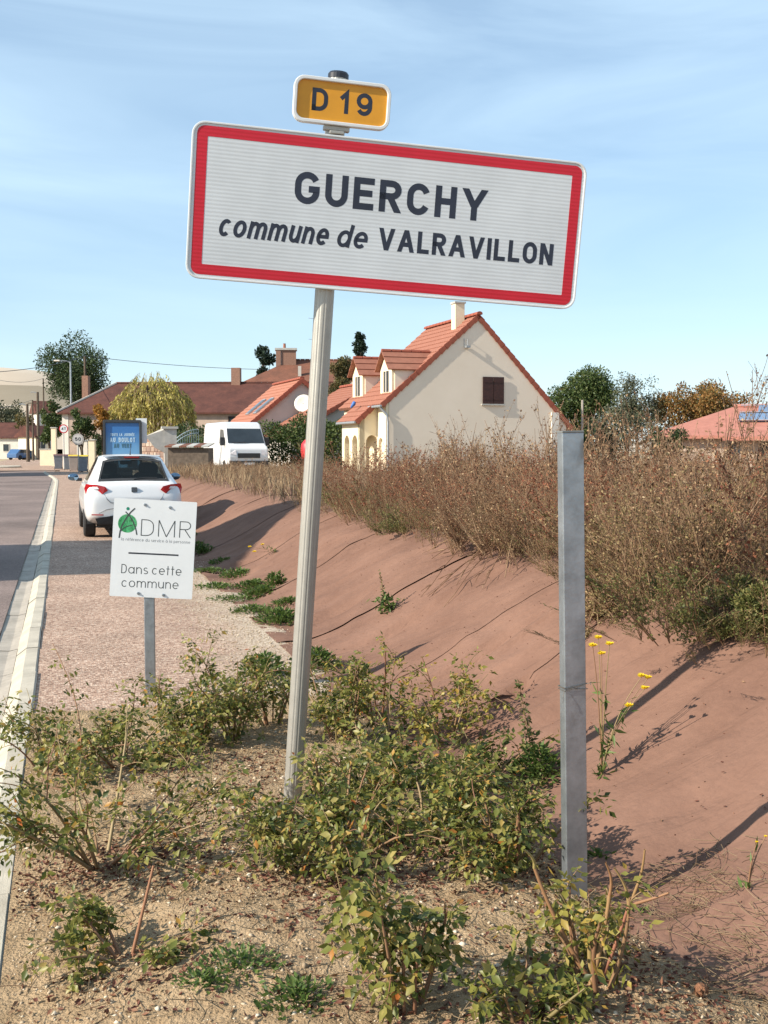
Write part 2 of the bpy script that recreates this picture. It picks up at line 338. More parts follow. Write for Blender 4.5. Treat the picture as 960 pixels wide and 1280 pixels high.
def ribbon(mb, pts, w, y, ext=False):
    pts = [Vector((p[0], p[1])) for p in pts]; q = [pts[0]]
    for p in pts[1:]:
        if (p - q[-1]).length > 1e-6: q.append(p)
    if ext and (q[0] - q[-1]).length > 1e-5:
        q[0] = q[0] + (q[0] - q[1]).normalized() * w / 2; q[-1] = q[-1] + (q[-1] - q[-2]).normalized() * w / 2
    pts = q; n = len(pts); closed = (pts[0] - pts[-1]).length < 1e-5
    lv = []
    for i, p in enumerate(pts):
        if closed and i in (0, n - 1): d0 = pts[-1] - pts[-2]; d1 = pts[1] - pts[0]
        else: d0 = pts[i] - pts[i - 1] if i else pts[1] - pts[0]; d1 = pts[i + 1] - pts[i] if i < n - 1 else d0
        d0 = d0.normalized(); d1 = d1.normalized(); nn = Vector((-d0.y - d1.y, d0.x + d1.x))
        if nn.length < 1e-4: nn = Vector((-d1.y, d1.x))
        nn.normalize(); k = max(.42, nn.dot(Vector((-d1.y, d1.x)))); lv.append(nn * (w / 2 / k))
    vs_ = []
    for p, o in zip(pts, lv): vs_ += [(p.x + o.x, y, p.y + o.y), (p.x - o.x, y, p.y - o.y)]
    mb.add(vs_, [(2 * i, 2 * i + 1, 2 * i + 3, 2 * i + 2) for i in range(n - 1)])
def lettering(mb, s, x0, x1, z0, h, wt, y, slant=0.0, gap=.28, space=.5):
    """write s so it spans x0..x1 with cap height h; wt = stroke weight in cap heights; faces -y"""
    tot = 0
    for ch in s: tot += (space if ch == ' ' else GL[ch][0] + wt) + gap
    tot -= gap; k = (x1 - x0) / (tot * h); cur = 0; j = 0
    for ch in s:
        if ch == ' ': cur += space + gap; continue
        wd, st = GL[ch]
        for pl in st:
            if pl[0] == 'P':
                (u0, v0), (u1, v1) = pl[1], pl[2]; wx = wd + wt - wt / k; A_ = ((cur + wt / 2 / k + u0 * wx) * h * k, v0 * h); B_ = ((cur + wt / 2 / k + u1 * wx) * h * k, v1 * h)
                dx_, dz_ = B_[0] - A_[0], B_[1] - A_[1]; hw_ = wt * h / 2 * math.hypot(dx_, dz_) / abs(dz_); yy = y - .00003 * (j % 5); j += 1
                mb.add([(x0 + q[0] + o_ + slant * q[1], yy, z0 + q[1]) for q, o_ in ((A_, -hw_), (A_, hw_), (B_, hw_), (B_, -hw_))], [(0, 1, 2, 3) if dz_ > 0 else (3, 2, 1, 0)]); continue
            pp = []
            for (u, v) in pl:
                vx = (cur + wt / 2 / k + u * (wd + wt - wt / k)) * h * k; vz = (wt / 2 + v * (1 - wt)) * h
                pp.append((x0 + vx + slant * vz, z0 + vz))
            ribbon(mb, pp, wt * h, y - .00003 * (j % 5), ch in 'DEÉFHIJLNTURBM14YAilndmhtufpra'); j += 1
        cur += wd + wt + gap
    return mb

# ------------------------------------------------------------------ ground levels
KIN, KOUT, GOUT = -.19, -.36, -.54
def bank_base(X, Y):
    """height of the cut slope right of the pavement"""
    X = np.asarray(X, float); Y = np.asarray(Y, float)
    toe = 1.88 + .10 * fbm(Y * .35, Y * 0 + 3.3, 5, 2) + .25 * smooth(30, 60, Y)
    crest = toe + 1.56 + .25 * fbm(Y * .45, Y * 0 + 9.1, 8, 3)
    t = np.clip((X - toe) / (crest - toe), 0, 1)
    hgt = .70 * (1 - .75 * smooth(34, 55, Y))
    prof = t + .10 * np.sin(math.pi * 2 * t) * -1 * .55
    z = hgt * prof + np.clip(X - crest, 0, 30) * .018
    return z + .05 * (1 - smooth(5.5, 7, Y)) * smooth(1.2, 1.8, X)
def bed_z(X, Y):
    X = np.asarray(X, float); Y = np.asarray(Y, float)
    m = (1 - smooth(4.6, 6.6, Y)) * smooth(-.25, .55, X)
    z = .015 + .125 * m * (1 - .45 * smooth(3.2, 4.8, Y)) - .105 * smooth(1.35, 1.9, X) * m
    return z + .05 * fbm(X * 1.7, Y * 1.7, 21, 3) * smooth(-.2, .15, X)

def grid_np(xs, ys, fz):
    X, Y = np.meshgrid(xs, ys); Z = fz(X, Y); n, m = X.shape
    V = np.stack([X, Y, Z], -1).reshape(-1, 3)
    i = (np.arange(n - 1)[:, None] * m + np.arange(m - 1)[None, :]).ravel()
    return V, np.stack([i, i + 1, i + m + 1, i + m], -1)

# base land, road, pavement
def land(X, Y): return -.16 + 0 * X
V, F = grid_np(np.linspace(-1500, 1500, 40), np.linspace(-300, 2600, 40), land)
tag(link('ground', mesh_np('ground', V, F), M['field']), 'dry fields the village stands on', kind='structure')
V, F = grid_np(np.array([-7.0, -5, -3, -1.5, GOUT]), np.arange(-8, 190, 2.0), lambda X, Y: -.075 + .03 * np.sin((X + 3.7) / 3.3 * 1.57) + 0 * Y)
tag(link('road', shade(mesh_np('road', V, F)), M['road']), 'worn pinkish asphalt road', kind='structure')
V, F = grid_np(np.arange(KIN, 3.4, .12), np.arange(5.5, 82, .5), lambda X, Y: -.003 + .010 * fbm(X * 1.2, Y * .6, 31, 3) - .12 * smooth(1.78, 2.1, X))
tag(link('pavement', shade(mesh_np('pavement', V, F)), M['pave']), 'pavement of pink chippings', kind='structure')
# far pavement apron in front of the gates
V, F = grid_np(np.linspace(-7, 12, 20), np.arange(82, 190, 4.0), lambda X, Y: -.02 + 0 * X)
tag(link('forecourt', shade(mesh_np('forecourt', V, F)), M['pave']), 'pinkish ground in front of the gates', kind='structure')

# kerb and gutter: stone by stone
kr = bpy.data.objects.new('kerb', None); COL.objects.link(kr); tag(kr, 'pale concrete kerb along the road', kind='structure')
gr = bpy.data.objects.new('gutter', None); COL.objects.link(gr); tag(gr, 'flat concrete gutter blocks along the kerb', kind='structure')
kme = MB().prism([(KOUT, -.12), (KOUT, -.045), (KOUT + .075, .012), (KIN - .012, .014), (KIN, .004), (KIN, -.12)], 1, .004, .996).mesh('kerb_stone'); kme.materials.append(M['kerb'])
gme = MB().prism([(GOUT, -.12), (GOUT, -.058), (KOUT - .07, -.066), (KOUT - .004, -.052), (KOUT - .004, -.12)], 1, .004, .996).mesh('gutter_block'); gme.materials.append(M['gutter'])
def kerb_x(Y): return -.9 * smooth(54, 80, Y)
for k in range(-2, 77):
    x0 = kerb_x(k); x1 = kerb_x(k + 1); a = math.atan2(-(x1 - x0), 1)
    for me, par, nm in ((kme, kr, 'kerb_stone'), (gme, gr, 'gutter_block')):
        o = link(nm, me, None, par, (x0 + random.uniform(-.004, .004), k + (0.33 if par is gr else 0), random.uniform(-.004, .003)), (random.uniform(-.004, .004), 0, a + random.uniform(-.003, .003)))
# apron of road surface where the kerb swings away
V, F = grid_np(np.linspace(0, 1, 12), np.arange(53, 79, 1.0), lambda X, Y: -.002 + 0 * X)
for i in range(len(V)):
    xk = KIN + kerb_x(V[i, 1]); V[i, 0] = xk + (KIN + .02 - xk) * V[i, 0]
V[:, 2] -= .003
tag(link('pavement_corner', shade(mesh_np('pavement_corner', V, F)), M['pave']), 'pavement corner where the kerb swings left', kind='structure')
isl = MB().prism(rrect(3.2, 5.5, 1.2, 6, -4.9, 96), 2, -.14, .1)
tag(isl.build('traffic_island', M['kerb'], bevel=.05), 'low pale traffic island at the road bend', kind='structure')

# planting bed
xs = np.linspace(KIN - .005, 2.15, 150); ys = np.concatenate([np.arange(1.2, 5.2, .016), np.arange(5.2, 6.75, .03)])
def soil_f(X, Y):
    z = bed_z(X, Y); e = smooth(KIN, .1, X)
    return z + e * (.030 * fbm(X * 9, Y * 9, 41, 3) + .016 * fbm(X * 38, Y * 38, 43, 3))
V, F = grid_np(xs, ys, soil_f)
tag(link('planting_bed', shade(mesh_np('planting_bed', V, F)), M['soil']), 'sandy stony soil of the planting bed', kind='structure')

# bank under brown felt: overlapping sheets laid up the slope
bk = bpy.data.objects.new('bank', None); COL.objects.link(bk); tag(bk, 'sloping bank covered with brown felt sheets', kind='structure')
seams = [-2.2, 5.8, 7.0, 8.9, 11.6, 14.0, 16.6, 19.5, 23, 28, 34, 41, 50]
def dip(X, Y, cx, cy, rx, ry): return np.exp(-((X - cx) / rx) ** 2 - ((Y - cy) / ry) ** 2)
TEAR = Vector((2.34, 5.62, 0))
def felt_z(X, Y):
    near = 1 - .8 * smooth(14, 30, Y)
    z = bank_base(X, Y) + (.05 * fbm(X * 1.5, Y * .9, 51, 3) + .045 * np.abs(fbm(X * .9 + Y * .25, Y * 2.1, 57, 3))) * smooth(1.7, 2.4, X)
    z = z + near * (.032 * fbm(X * 4 + Y, Y * 3.4, 61, 3) + .010 * fbm(X * 13 + Y * 3, Y * 11, 63, 2) + .02 * np.clip(.06 - np.abs(fbm(X * .8 - Y * .5, Y * 1.6 + X * .3, 67, 2)), 0, 1) / .06)
    z = z - .10 * (1 - smooth(.10, .135, np.abs(X - TEAR.x))) * (1 - smooth(.05, .075, np.abs(Y - TEAR.y - .2 * (X - TEAR.x)))) + .02 * dip(X, Y, TEAR.x + .2, TEAR.y - .02, .08, .05)
    # small slumps near the toe
    for (cx, cy, rx, ry, d) in ((2.0, 3.0, .16, .05, .05), (2.1, 2.25, .3, .05, .05), (2.35, 2.9, .35, .06, .028), (2.7, 4.3, .5, .06, .03), (2.6, 4.9, .4, .05, -.03), (2.8, 6.3, .4, .05, .03), (2.7, 7.9, .5, .07, -.035), (2.35, 5.1, .25, .09, -.05), (2.5, 6.5, .4, .07, -.06), (2.3, 8.0, .3, .1, -.05), (2.2, 9.4, .3, .15, -.06), (2.35, 12, .4, .2, -.08), (2.3, 14.2, .4, .25, -.1), (2.05, 2.7, .15, .12, .035), (2.2, 2.45, .2, .09, .04)):
        z = z + d * dip(X, Y, cx + .3 * (Y - cy), cy, rx, ry)
    z = z + .03 * np.clip(fbm(X * 1.1 + Y * .6, Y * 1.3 - X * .5, 93, 2), -.1, .3) + .075 * fbm(X * 2.6, Y * 2.2, 87, 3) * np.exp(-((X - 2.25) / .28) ** 2) * smooth(6.5, 9, Y)
    return z
for i in range(len(seams) - 1):
    y0, y1 = seams[i], seams[i + 1]; far = y0 > 16
    nx, ny = (34, int((y1 - y0) / .2)) if far else (72, int((y1 - y0) / .03))
    sx = np.linspace(1.62, 4.6, nx); t = np.linspace(0, 1, ny)
    X, T = np.meshgrid(sx, t)
    sk_ = .06 * (X - 2.4)                            # the seams slant a little up the slope
    wob = .05 * fbm(X * 2.2, X * 0 + i * 3.1, 71, 3)
    Y = (y0 - .12) + (y1 + .0 - y0 + .12) * T + sk_ + wob
    Z = felt_z(X, Y)
    lift = np.exp(-(T * (y1 - y0) / .10) ** 1.3)            # free edge curls up over the sheet before it
    Z = Z + lift * (.0025 + .10 * np.clip(fbm(X * 1.7, X * 0 + i * 5.7, 77, 2) - .05, 0, .075)) - .004 * smooth(.8, 1, T)
    Vv = np.stack([X, Y, Z], -1).reshape(-1, 3); n, m_ = X.shape
    q = (np.arange(n - 1)[:, None] * m_ + np.arange(m_ - 1)[None, :]).ravel()
    Ff = np.stack([q, q + 1, q + m_ + 1, q + m_], -1)
    if False:                                    # a torn pocket in the felt
        cc = Vv[Ff].mean(1); Ff = Ff[~((np.abs((cc[:, 0] - TEAR.x) - .1 * (cc[:, 1] - TEAR.y)) < .13) & (np.abs(cc[:, 1] - TEAR.y - .25 * (cc[:, 0] - TEAR.x)) < .045))]
    o = link('felt_sheet', shade(mesh_np('felt_sheet', Vv, Ff)), M['felt'], bk)
V, F = grid_np(np.arange(1.7, 4.6, .1), np.arange(-2, 30, .2), lambda X, Y: felt_z(X, Y) - .07)
link('bank_earth', shade(mesh_np('bank_earth', V, F)), M['earth'], bk)
# plateau above the bank
def plateau_z(X, Y): return bank_base(np.maximum(X, 3.7), Y) * (1 - .8 * smooth(40, 70, Y)) - .02 + .06 * fbm(X * .5, Y * .5, 81, 3)
V, F = grid_np(np.concatenate([np.arange(3.5, 9, .25), np.arange(9, 60, 2.0)]), np.arange(-4, 80, .7), plateau_z)
V[:, 2] -= .02
tag(link('terrace', shade(mesh_np('terrace', V, F)), M['earth']), 'waste ground on top of the bank', kind='structure')
# far hill with fields
def hill_z(X, Y):
    u = (X * cy_ - Y * sy_) / np.maximum(X * sy_ + Y * cy_, 1)
    return -.2 + (61 * smooth(380, 900, Y) * (1 - .9 * smooth(-.33, -.10, u)) + 6 * fbm(X * .004, Y * .004, 91, 3))
V, F = grid_np(np.linspace(-900, 900, 70), np.linspace(330, 1300, 60), hill_z)
hm = mat('hill_fields', (.43, .34, .25), .95, col2=(.52, .43, .33), scale=.006)  # pale dry soil, with distance haze put into the colour as extra paleness
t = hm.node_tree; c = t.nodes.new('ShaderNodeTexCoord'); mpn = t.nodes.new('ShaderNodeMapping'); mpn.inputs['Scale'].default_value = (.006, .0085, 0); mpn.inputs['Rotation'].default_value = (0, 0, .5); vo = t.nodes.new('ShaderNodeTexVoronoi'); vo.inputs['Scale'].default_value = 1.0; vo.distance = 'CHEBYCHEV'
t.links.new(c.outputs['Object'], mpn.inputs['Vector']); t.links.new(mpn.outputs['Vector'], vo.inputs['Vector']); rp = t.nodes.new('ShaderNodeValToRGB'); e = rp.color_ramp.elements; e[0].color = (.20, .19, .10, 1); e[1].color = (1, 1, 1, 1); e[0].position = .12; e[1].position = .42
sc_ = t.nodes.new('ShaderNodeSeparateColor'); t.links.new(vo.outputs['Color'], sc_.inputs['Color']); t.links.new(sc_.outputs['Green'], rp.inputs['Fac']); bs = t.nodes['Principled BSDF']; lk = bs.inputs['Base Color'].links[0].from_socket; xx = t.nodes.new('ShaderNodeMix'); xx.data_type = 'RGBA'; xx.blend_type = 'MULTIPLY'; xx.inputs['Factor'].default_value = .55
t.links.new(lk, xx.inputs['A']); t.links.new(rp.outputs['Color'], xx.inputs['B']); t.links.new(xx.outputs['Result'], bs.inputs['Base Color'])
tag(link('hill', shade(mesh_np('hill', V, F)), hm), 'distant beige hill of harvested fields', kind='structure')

# ------------------------------------------------------------------ town entry sign
def ribbed_section(r, n=48):
    out = []
    for k in range(n):
        a = 2 * math.pi * k / n; q = r * (1 - .04 * (1 if (k % 4) in (0,) else 0)); out.append((q * math.cos(a), q * math.sin(a)))
    return out
SM = Matrix.Translation((1.24076, 4.22354, 2.4379)) @ Matrix.Rotation(-.09694, 4, 'Z') @ Matrix.Rotation(.08551, 4, 'X') @ Matrix.Rotation(.05687, 4, 'Y')
base_l = Vector((-.235, .05, -2.40)); SB = SM @ Matrix.Translation(base_l)
ts = thing('town_sign', 'leaning red bordered town entry sign with GUERCHY lettering on ribbed metal post', 'road sign')
ts.matrix_world = SB
off = -base_l                                  # sign centre in the thing's own frame
def sgn(mb, name, m, parent=ts, **k):
    o = mb.build(name, m, parent, **k); o.location = off; return o
pm = MB(); sec = ribbed_section(.038); nsec = len(sec)
pm.prism([(a - .235, b + .052) for a, b in sec], 2, -2.6, .505)
post = sgn(pm, 'post', M['alu'])
cap = MB().lathe([(.040, .505), (.040, .522), (.034, .53)], 20, Matrix.Translation((-.235, .052, 0))); sgn(cap, 'post_cap', M['black'], smooth_=False)
Wd, Hd = 1.55, .577
pn = MB().prism(rrect(Wd - .01, Hd - .01, .045, 6), 1, -.002, .010); panel = sgn(pn, 'panel', M['signwhite'])
fr = MB(); ring_mesh(fr, rrect(Wd, Hd, .05, 6), rrect(Wd - .016, Hd - .016, .044, 6), -.006, .016); sgn(fr, 'rim', M['rim'], bevel=.002)
rb = MB(); ring_mesh(rb, rrect(1.512, .545, .030, 6), rrect(1.432, .468, .004, 6), -.0026, -.00205); sgn(rb, 'red_border', M['signred'])
t1 = MB(); lettering(t1, 'GUERCHY', -.381, .377, .023, .120, .205, -.00235, gap=.17); sgn(t1, 'town_lettering', M['signblue'])
for w_, xa, xb, sl_, wt_, hh_, z_ in (('commune', -.664, -.247, .22, .165, .087, -.125), ('de', -.213, -.095, .22, .165, .087, -.125), ('VALRAVILLON', -.045, .665, 0, .20, .084, -.122)):
    t2 = MB(); lettering(t2, w_, xa, xb, z_, hh_, wt_, -.00235, slant=sl_, gap=.15); sgn(t2, 'commune_lettering', M['signblue'])
# back rails and clamps that hold it to the post
cl = MB()
for zz in (.17, -.17): cl.box(-.72, .72, .010, .024, zz - .02, zz + .02)
sgn(cl, 'back_rail', M['alu'])
for zz in (.17, -.17):
    c_ = MB(); ring_mesh(c_, rrect(.105, .04, .004, 2, -.235, zz), rrect(.075, .03, .004, 2, -.235, zz), .0242, .098); sgn(c_, 'clamp', M['alu'])
pl = MB().prism(rrect(.362, .160, .034, 6, -.221, .408), 1, -.001, .012); rp = sgn(pl, 'route_plate', M['yellow'])
f2 = MB(); ring_mesh(f2, rrect(.372, .170, .040, 6, -.221, .408), rrect(.344, .142, .028, 6, -.221, .408), -.012, .018); o = sgn(f2, 'route_plate_rim', M['rim'], bevel=.003)
for w_, xa, xb in (('D', -.336, -.275), ('1', -.228, -.196), ('9', -.166, -.105)):
    t3 = MB(); lettering(t3, w_, xa, xb, .370, .083, .19, -.00125); sgn(t3, 'route_lettering', M['signblue'])
b_ = MB().box(-.285, -.185, .0, .03, .305, .323).box(-.262, -.205, -.006, .02, .292, .305); sgn(b_, 'bracket', M['alu'], bevel=.003)

# ------------------------------------------------------------------ small service sign
d_ad = 6.9
pb = at(188, 880, d_ad); pb.z = float(bed_z(pb.x, pb.y)) - .02
ad = thing('service_sign', 'small white ADMR panel on galvanised post in front of white car', 'sign', pb, math.radians(-8))
zt = at(190, 625, d_ad).z - pb.z; sc = d_ad / FPX
pw, ph = 101 * sc * 1.01, 123 * sc
zc = zt - ph / 2; xo = (194 - 188) * sc
ap = MB().box(-.032, .032, .004, .042, -.35, zt - .03); ap.build('post', M['galv'], ad, bevel=.004)
an = MB().prism([(x, z) for x, z in rrect(pw, ph, .006, 2)], 1, -.002, .0015)
tilt = math.radians(3.6)
def adp(mb, name, m, **k):
    o = mb.build(name, m, ad, **k); o.location = (xo, 0, zc); o.rotation_euler = (0, tilt, 0); return o
adp(an, 'panel', M['plate'])
def ax(px): return (px - 452) / 740 * pw               # from the enlarged crop, 740 px wide by 890 high
def az(py): return -(py - 565) / 890 * ph
DS = .0                                                # the panel's slant in the crop is undone by the tilt
lg = MB().lathe([(0.001, 0), (.0001 + 84 / 740 * pw, 0)], 28, Matrix.Translation((ax(210), -.0024, az(345))) @ Matrix.Rotation(math.pi / 2, 4, 'X'))
adp(lg, 'logo_disc', M['green'])
ld_ = MB().lathe([(0.0005, 0), (15 / 740 * pw, 0)], 16, Matrix.Translation((ax(208), -.0024, az(212))) @ Matrix.Rotation(math.pi / 2, 4, 'X')); adp(ld_, 'logo_dot', M['teal'])
ls = MB()
def cv(pts, w, y):
    ribbon(ls, [(ax(a), az(b)) for a, b in pts], w, y)
cv([(270, 205), (235, 240), (200, 290), (165, 360), (148, 420), (142, 480)], .008, -.0028)
cv([(188, 240), (225, 275), (260, 330), (285, 390), (298, 445)], .007, -.0029)
cv([(150, 420), (175, 392), (205, 372), (240, 362), (256, 365)], .005, -.0030); adp(ls, 'logo_figure', M['thin'])
la = MB(); lettering(la, 'DMR', ax(332), ax(782), az(450), 150 / 890 * ph, .052, -.0024, gap=.20); adp(la, 'name_lettering', M['thin'])
lb = MB(); lettering(lb, 'la référence du service à la personne', ax(162), ax(778), az(502), 28 / 890 * ph, .11, -.0024, gap=.2, space=.32); adp(lb, 'motto_lettering', M['grey'])
lc = MB(); ribbon(lc, [(ax(232), az(612)), (ax(680), az(612))], .0095, -.0024); adp(lc, 'rule', M['black'])
for w_, xa, xb, zz in (('Dans', 176, 414, 798), ('cette', 450, 714, 798), ('commune', 184, 694, 922)):
    le = MB(); lettering(le, w_, ax(xa), ax(xb), az(zz), 83 / 890 * ph, .085, -.0024, gap=.19); adp(le, 'message_lettering', M['thin'])
for (a, b) in ((358, 168), (581, 180), (338, 975), (563, 981)):
    bo = MB().lathe([(.0095, 0), (.0095, .004), (.005, .0045), (.005, .009)], 6, Matrix.Translation((ax(a), -.002, az(b))) @ Matrix.Rotation(math.pi / 2, 4, 'X')); adp(bo, 'bolt', M['galv'])

# ------------------------------------------------------------------ bare steel post on the right
d_p = 3.55
pp_ = at(722, 1121, d_p); pw2 = 34 * d_p / FPX
ptop = at(715.5, 541, d_p)
sp = thing('steel_post', 'bare square galvanised steel post standing at the foot of the bank', 'post', pp_, 0)
hgt = ptop.z - pp_.z
lean = (ptop - pp_); sp.rotation_euler = (math.atan2(-lean.y * 0, 1), math.atan2(lean.x * cy_ - lean.y * sy_, hgt), 0)
q = MB(); hw, wt = .0365, .004
q.box(-hw, hw, 0, wt, -.3, hgt).box(-hw, -hw + wt, wt, .042, -.3, hgt).box(hw - wt, hw, wt, .042, -.3, hgt).box(-hw + wt, hw - wt, .038, .042, -.3, hgt)
q.build('profile', M['galv'], sp, bevel=.0025)
MB().box(-hw - .001, hw + .001, -.001, .043, hgt + .0005, hgt + .007).build('cap', mat('grey_cap', (.16, .17, .17), .6), sp, bevel=.001)
wz = at(720, 857, d_p).z - pp_.z; wr = MB()
for j, (dz, sl) in enumerate(((0, .006), (-.008, -.004), (-.004, .010))):
    r = hw + .004; wr.tube([(-r, -.004, wz + dz - sl), (0, -.005 - .001 * j, wz + dz), (r, -.004, wz + dz + sl), (r, .046, wz + dz), (-r, .046, wz + dz - sl), (-r, -.004, wz + dz - sl)], .0011, 5)
wr.tube([(hw + .004, -.004, wz + .004), (hw + .012, -.012, wz + .012), (hw + .006, -.02, wz + .004)], .0011, 5)
wr.tube([(-hw - .004, -.004, wz - .01), (-hw - .012, -.01, wz - .03), (-hw - .014, -.012, wz - .05)], .0009, 5)
wr.build('wire', mat('rusty_wire', (.16, .14, .12), .5, .6), sp)

# ------------------------------------------------------------------ white hatchback
M['carwhite'] = mat('white_car_paint', (.68, .685, .69), .28, var=.015, coat=.8)
M['rubber'] = mat('tyre_rubber', (.022, .022, .023), .85, var=.2, scale=30)
M['plastic'] = mat('dark_plastic', (.035, .036, .038), .6, var=.15)
M['trim'] = mat('interior_trim', (.05, .055, .06), .8, var=.2)
M['carglass'] = glassmat('tinted_glass', (.50, .56, .56), .02, .62)
M['taillight'] = mat('red_lens', (.42, .012, .016), .15, var=.12, scale=25, coat=.6)
M['clear'] = mat('clear_lens', (.75, .70, .70), .15, var=.1, scale=25, coat=.6)
M['chrome'] = mat('chrome', (.62, .64, .67), .12, 1.0, var=.05)
M['bluechrome'] = mat('mirror_housing', (.16, .24, .33), .12, .85, var=.1)
M['disc'] = mat('alloy', (.42, .43, .44), .35, .9, var=.1)
def interp(tab, y):
    return float(np.interp(y, [a for a, _ in tab], [b for _, b in tab]))
def wheel(parent, x, y, r, w, name='wheel'):
    Mx = Matrix.Translation((x, y, r)) @ Matrix.Rotation(math.pi / 2, 4, 'Y')
    t = MB().lathe([(r * .62, -w / 2), (r * .92, -w / 2), (r, -w * .36), (r, w * .36), (r * .92, w / 2), (r * .62, w / 2)], 28, Mx).build(name, M['rubber'], parent, bevel=.006)
    s = 1 if x > 0 else -1
    rm = MB()
    rm.lathe([(r * .6, -w * .3), (r * .6, w * .3)], 24, Mx)
    for k in range(5):
        a = 2 * math.pi * k / 5; m = Matrix.Translation((x + s * w * .42, y, r)) @ Matrix.Rotation(a, 4, 'X'); rm.box(-.012, .012, -.03, .03, 0, r * .62, m)
    rm.build('rim', M['disc'], t)
    return t
def car_white():
    P = at(163, 672, 18.95)
    c = thing('white_hatchback', 'white hatchback parked on the pavement seen from behind', 'car', (1.18, P.y + .25, 0.0), math.radians(0.8))
    TT = [(0, .70), (.03, .79), (.07, .90), (.12, .965), (.17, .99), (.60, 1.375), (.68, 1.41), (.9, 1.432), (1.4, 1.445), (1.9, 1.435), (2.2, 1.40), (2.9, 1.02), (3.2, .96), (3.7, .85), (3.95, .72), (4.05, .58)]
    WW = [(0, .60), (.03, .70), (.08, .775), (.16, .82), (.30, .838), (.6, .846), (3.2, .84), (3.7, .78), (3.95, .66), (4.05, .5)]
    ZB = [(0, .36), (.03, .33), (.1, .30), (.3, .22), (3.8, .2), (4.05, .3)]
    WR = [(0, .55), (.12, .67), (.17, .66), (.60, .545), (.9, .55), (1.9, .55), (2.2, .55), (2.9, .66), (3.2, .60), (4.05, .4)]
    st = [0, .03, .07, .12, .17, .32, .46, .60, .68, .9, 1.15, 1.4, 1.65, 1.9, 2.2, 2.45, 2.7, 2.9, 3.2, 3.5, 3.7, 3.85, 3.95, 4.05]
    rows = []
    for y in st:
        T, w, zb, wr_ = interp(TT, y), interp(WW, y), interp(ZB, y), interp(WR, y)
        sh = min(.86, T - .10); be = min(.965, T - .045)
        pts = [(0, zb), (w * .84, zb), (w * .955, zb + .09), (w * .995, .50 if T > .6 else .45), (w, min(.66, T - .14)), (w * .965, sh), (max(wr_, w * .885) if be < T - .05 else wr_ * 1.06, be),
               (wr_, max(be + .012, T - .055)), (wr_ * .88, T - .018), (wr_ * .45, T - .004), (0, T)]
        rows.append([(x, y, z) for x, z in pts])
    nv = len(rows[0]); full = []
    for r in rows: full.append([(-x, y, z) for x, y, z in r[:0:-1]][:-1] + r[:1] if False else [(-x, y, z) for (x, y, z) in r[1:-1]][::-1])
    verts = []; idx = {}
    for i, r in enumerate(rows):
        for j, p in enumerate(r): idx[(i, j, 1)] = len(verts); verts.append(p)
        for j, p in enumerate(r):
            if j in (0, nv - 1): idx[(i, j, -1)] = idx[(i, j, 1)]
            else: idx[(i, j, -1)] = len(verts); verts.append((-p[0], p[1], p[2]))
    groups = {'body': [], 'rear_window': [], 'windscreen': [], 'side_window': [], 'side_window ': []}
    for i in range(len(st) - 1):
        ym = (st[i] + st[i + 1]) / 2
        for j in range(nv - 1):
            g = 'body'
            if .17 <= st[i] and st[i + 1] <= .60 and j >= 8: g = 'rear_window'
            elif 2.2 <= st[i] and st[i + 1] <= 2.9 and j >= 8: g = 'windscreen'
            elif .9 <= st[i] and st[i + 1] <= 2.45 and j == 6: g = 'side_window'
            for s in (1, -1):
                f = (idx[(i, j, s)], idx[(i, j + 1, s)], idx[(i + 1, j + 1, s)], idx[(i + 1, j, s)])
                if len(set(f)) < 3: continue
                groups[g + ' ' if (g == 'side_window' and s == 1) else g].append(f[::-1] if s == 1 else f)
    endc = [idx[(0, j, 1)] for j in range(nv)] + [idx[(0, j, -1)] for j in range(nv - 2, 0, -1)]
    # rear end: faces joining left and right of the first section
    for j in range(nv - 1):
        a, b = idx[(0, j, 1)], idx[(0, j + 1, 1)]; a2, b2 = idx[(0, j, -1)], idx[(0, j + 1, -1)]
        f = [a, b] + ([b2] if b2 != b else []) + ([a2] if a2 != a else [])
        if len(f) >= 3: groups['body'].append(tuple(f))
        a, b = idx[(len(st) - 1, j, 1)], idx[(len(st) - 1, j + 1, 1)]; a2, b2 = idx[(len(st) - 1, j, -1)], idx[(len(st) - 1, j + 1, -1)]
        f = [a, b] + ([b2] if b2 != b else []) + ([a2] if a2 != a else [])
        if len(f) >= 3: groups['body'].append(tuple(f[::-1]))
    for g, fs in groups.items():
        used = sorted({i for f in fs for i in f}); mp_ = {u: k for k, u in enumerate(used)}
        me = bpy.data.meshes.new(g); me.from_pydata([verts[u] for u in used], [], [tuple(mp_[i] for i in f) for f in fs]); me.update(); shade(me)
        o = link(g.strip(), me, M['carwhite'] if g == 'body' else M['carglass'], c)
        m = o.modifiers.new('sub', 'SUBSURF'); m.levels = 2; m.render_levels = 2
    # black surround of the rear window, roof spoiler, wiper, stop lamp
    def hatch(x, s, lift=.0):     # point on the rear glass: s 0 bottom .. 1 top
        y = .17 + .43 * s; T = interp(TT, y); k = abs(x) / interp(WR, y); return Vector((x, y - lift * .66 - .004, T + lift * .75 - .03 * k ** 2 - .006))
    sr = MB(); lo = []; hi = []
    for k in range(17):
        u = -1 + 2 * k / 16
        lo.append((u, 0.05)); hi.append((u, .93))
    outer = [hatch(u * .60, .0 + .02 * u * u, .012) for u, _ in lo] + [hatch(-u * .50, .985 - .05 * u * u, .012) for u, _ in lo]
    inner = [hatch(u * .56, .10 + .02 * u * u, .012) for u, _ in lo] + [hatch(-u * .465, .90 - .05 * u * u, .012) for u, _ in lo]
    n = len(outer); sr.add(outer + inner, [(i, (i + 1) % n, n + (i + 1) % n, n + i) for i in range(n)]); sr.build('window_surround', M['plastic'], c)
    MB().box(-.50, .50, .58, .70, 1.40, 1.425).build('spoiler', M['carwhite'], c, bevel=.02)
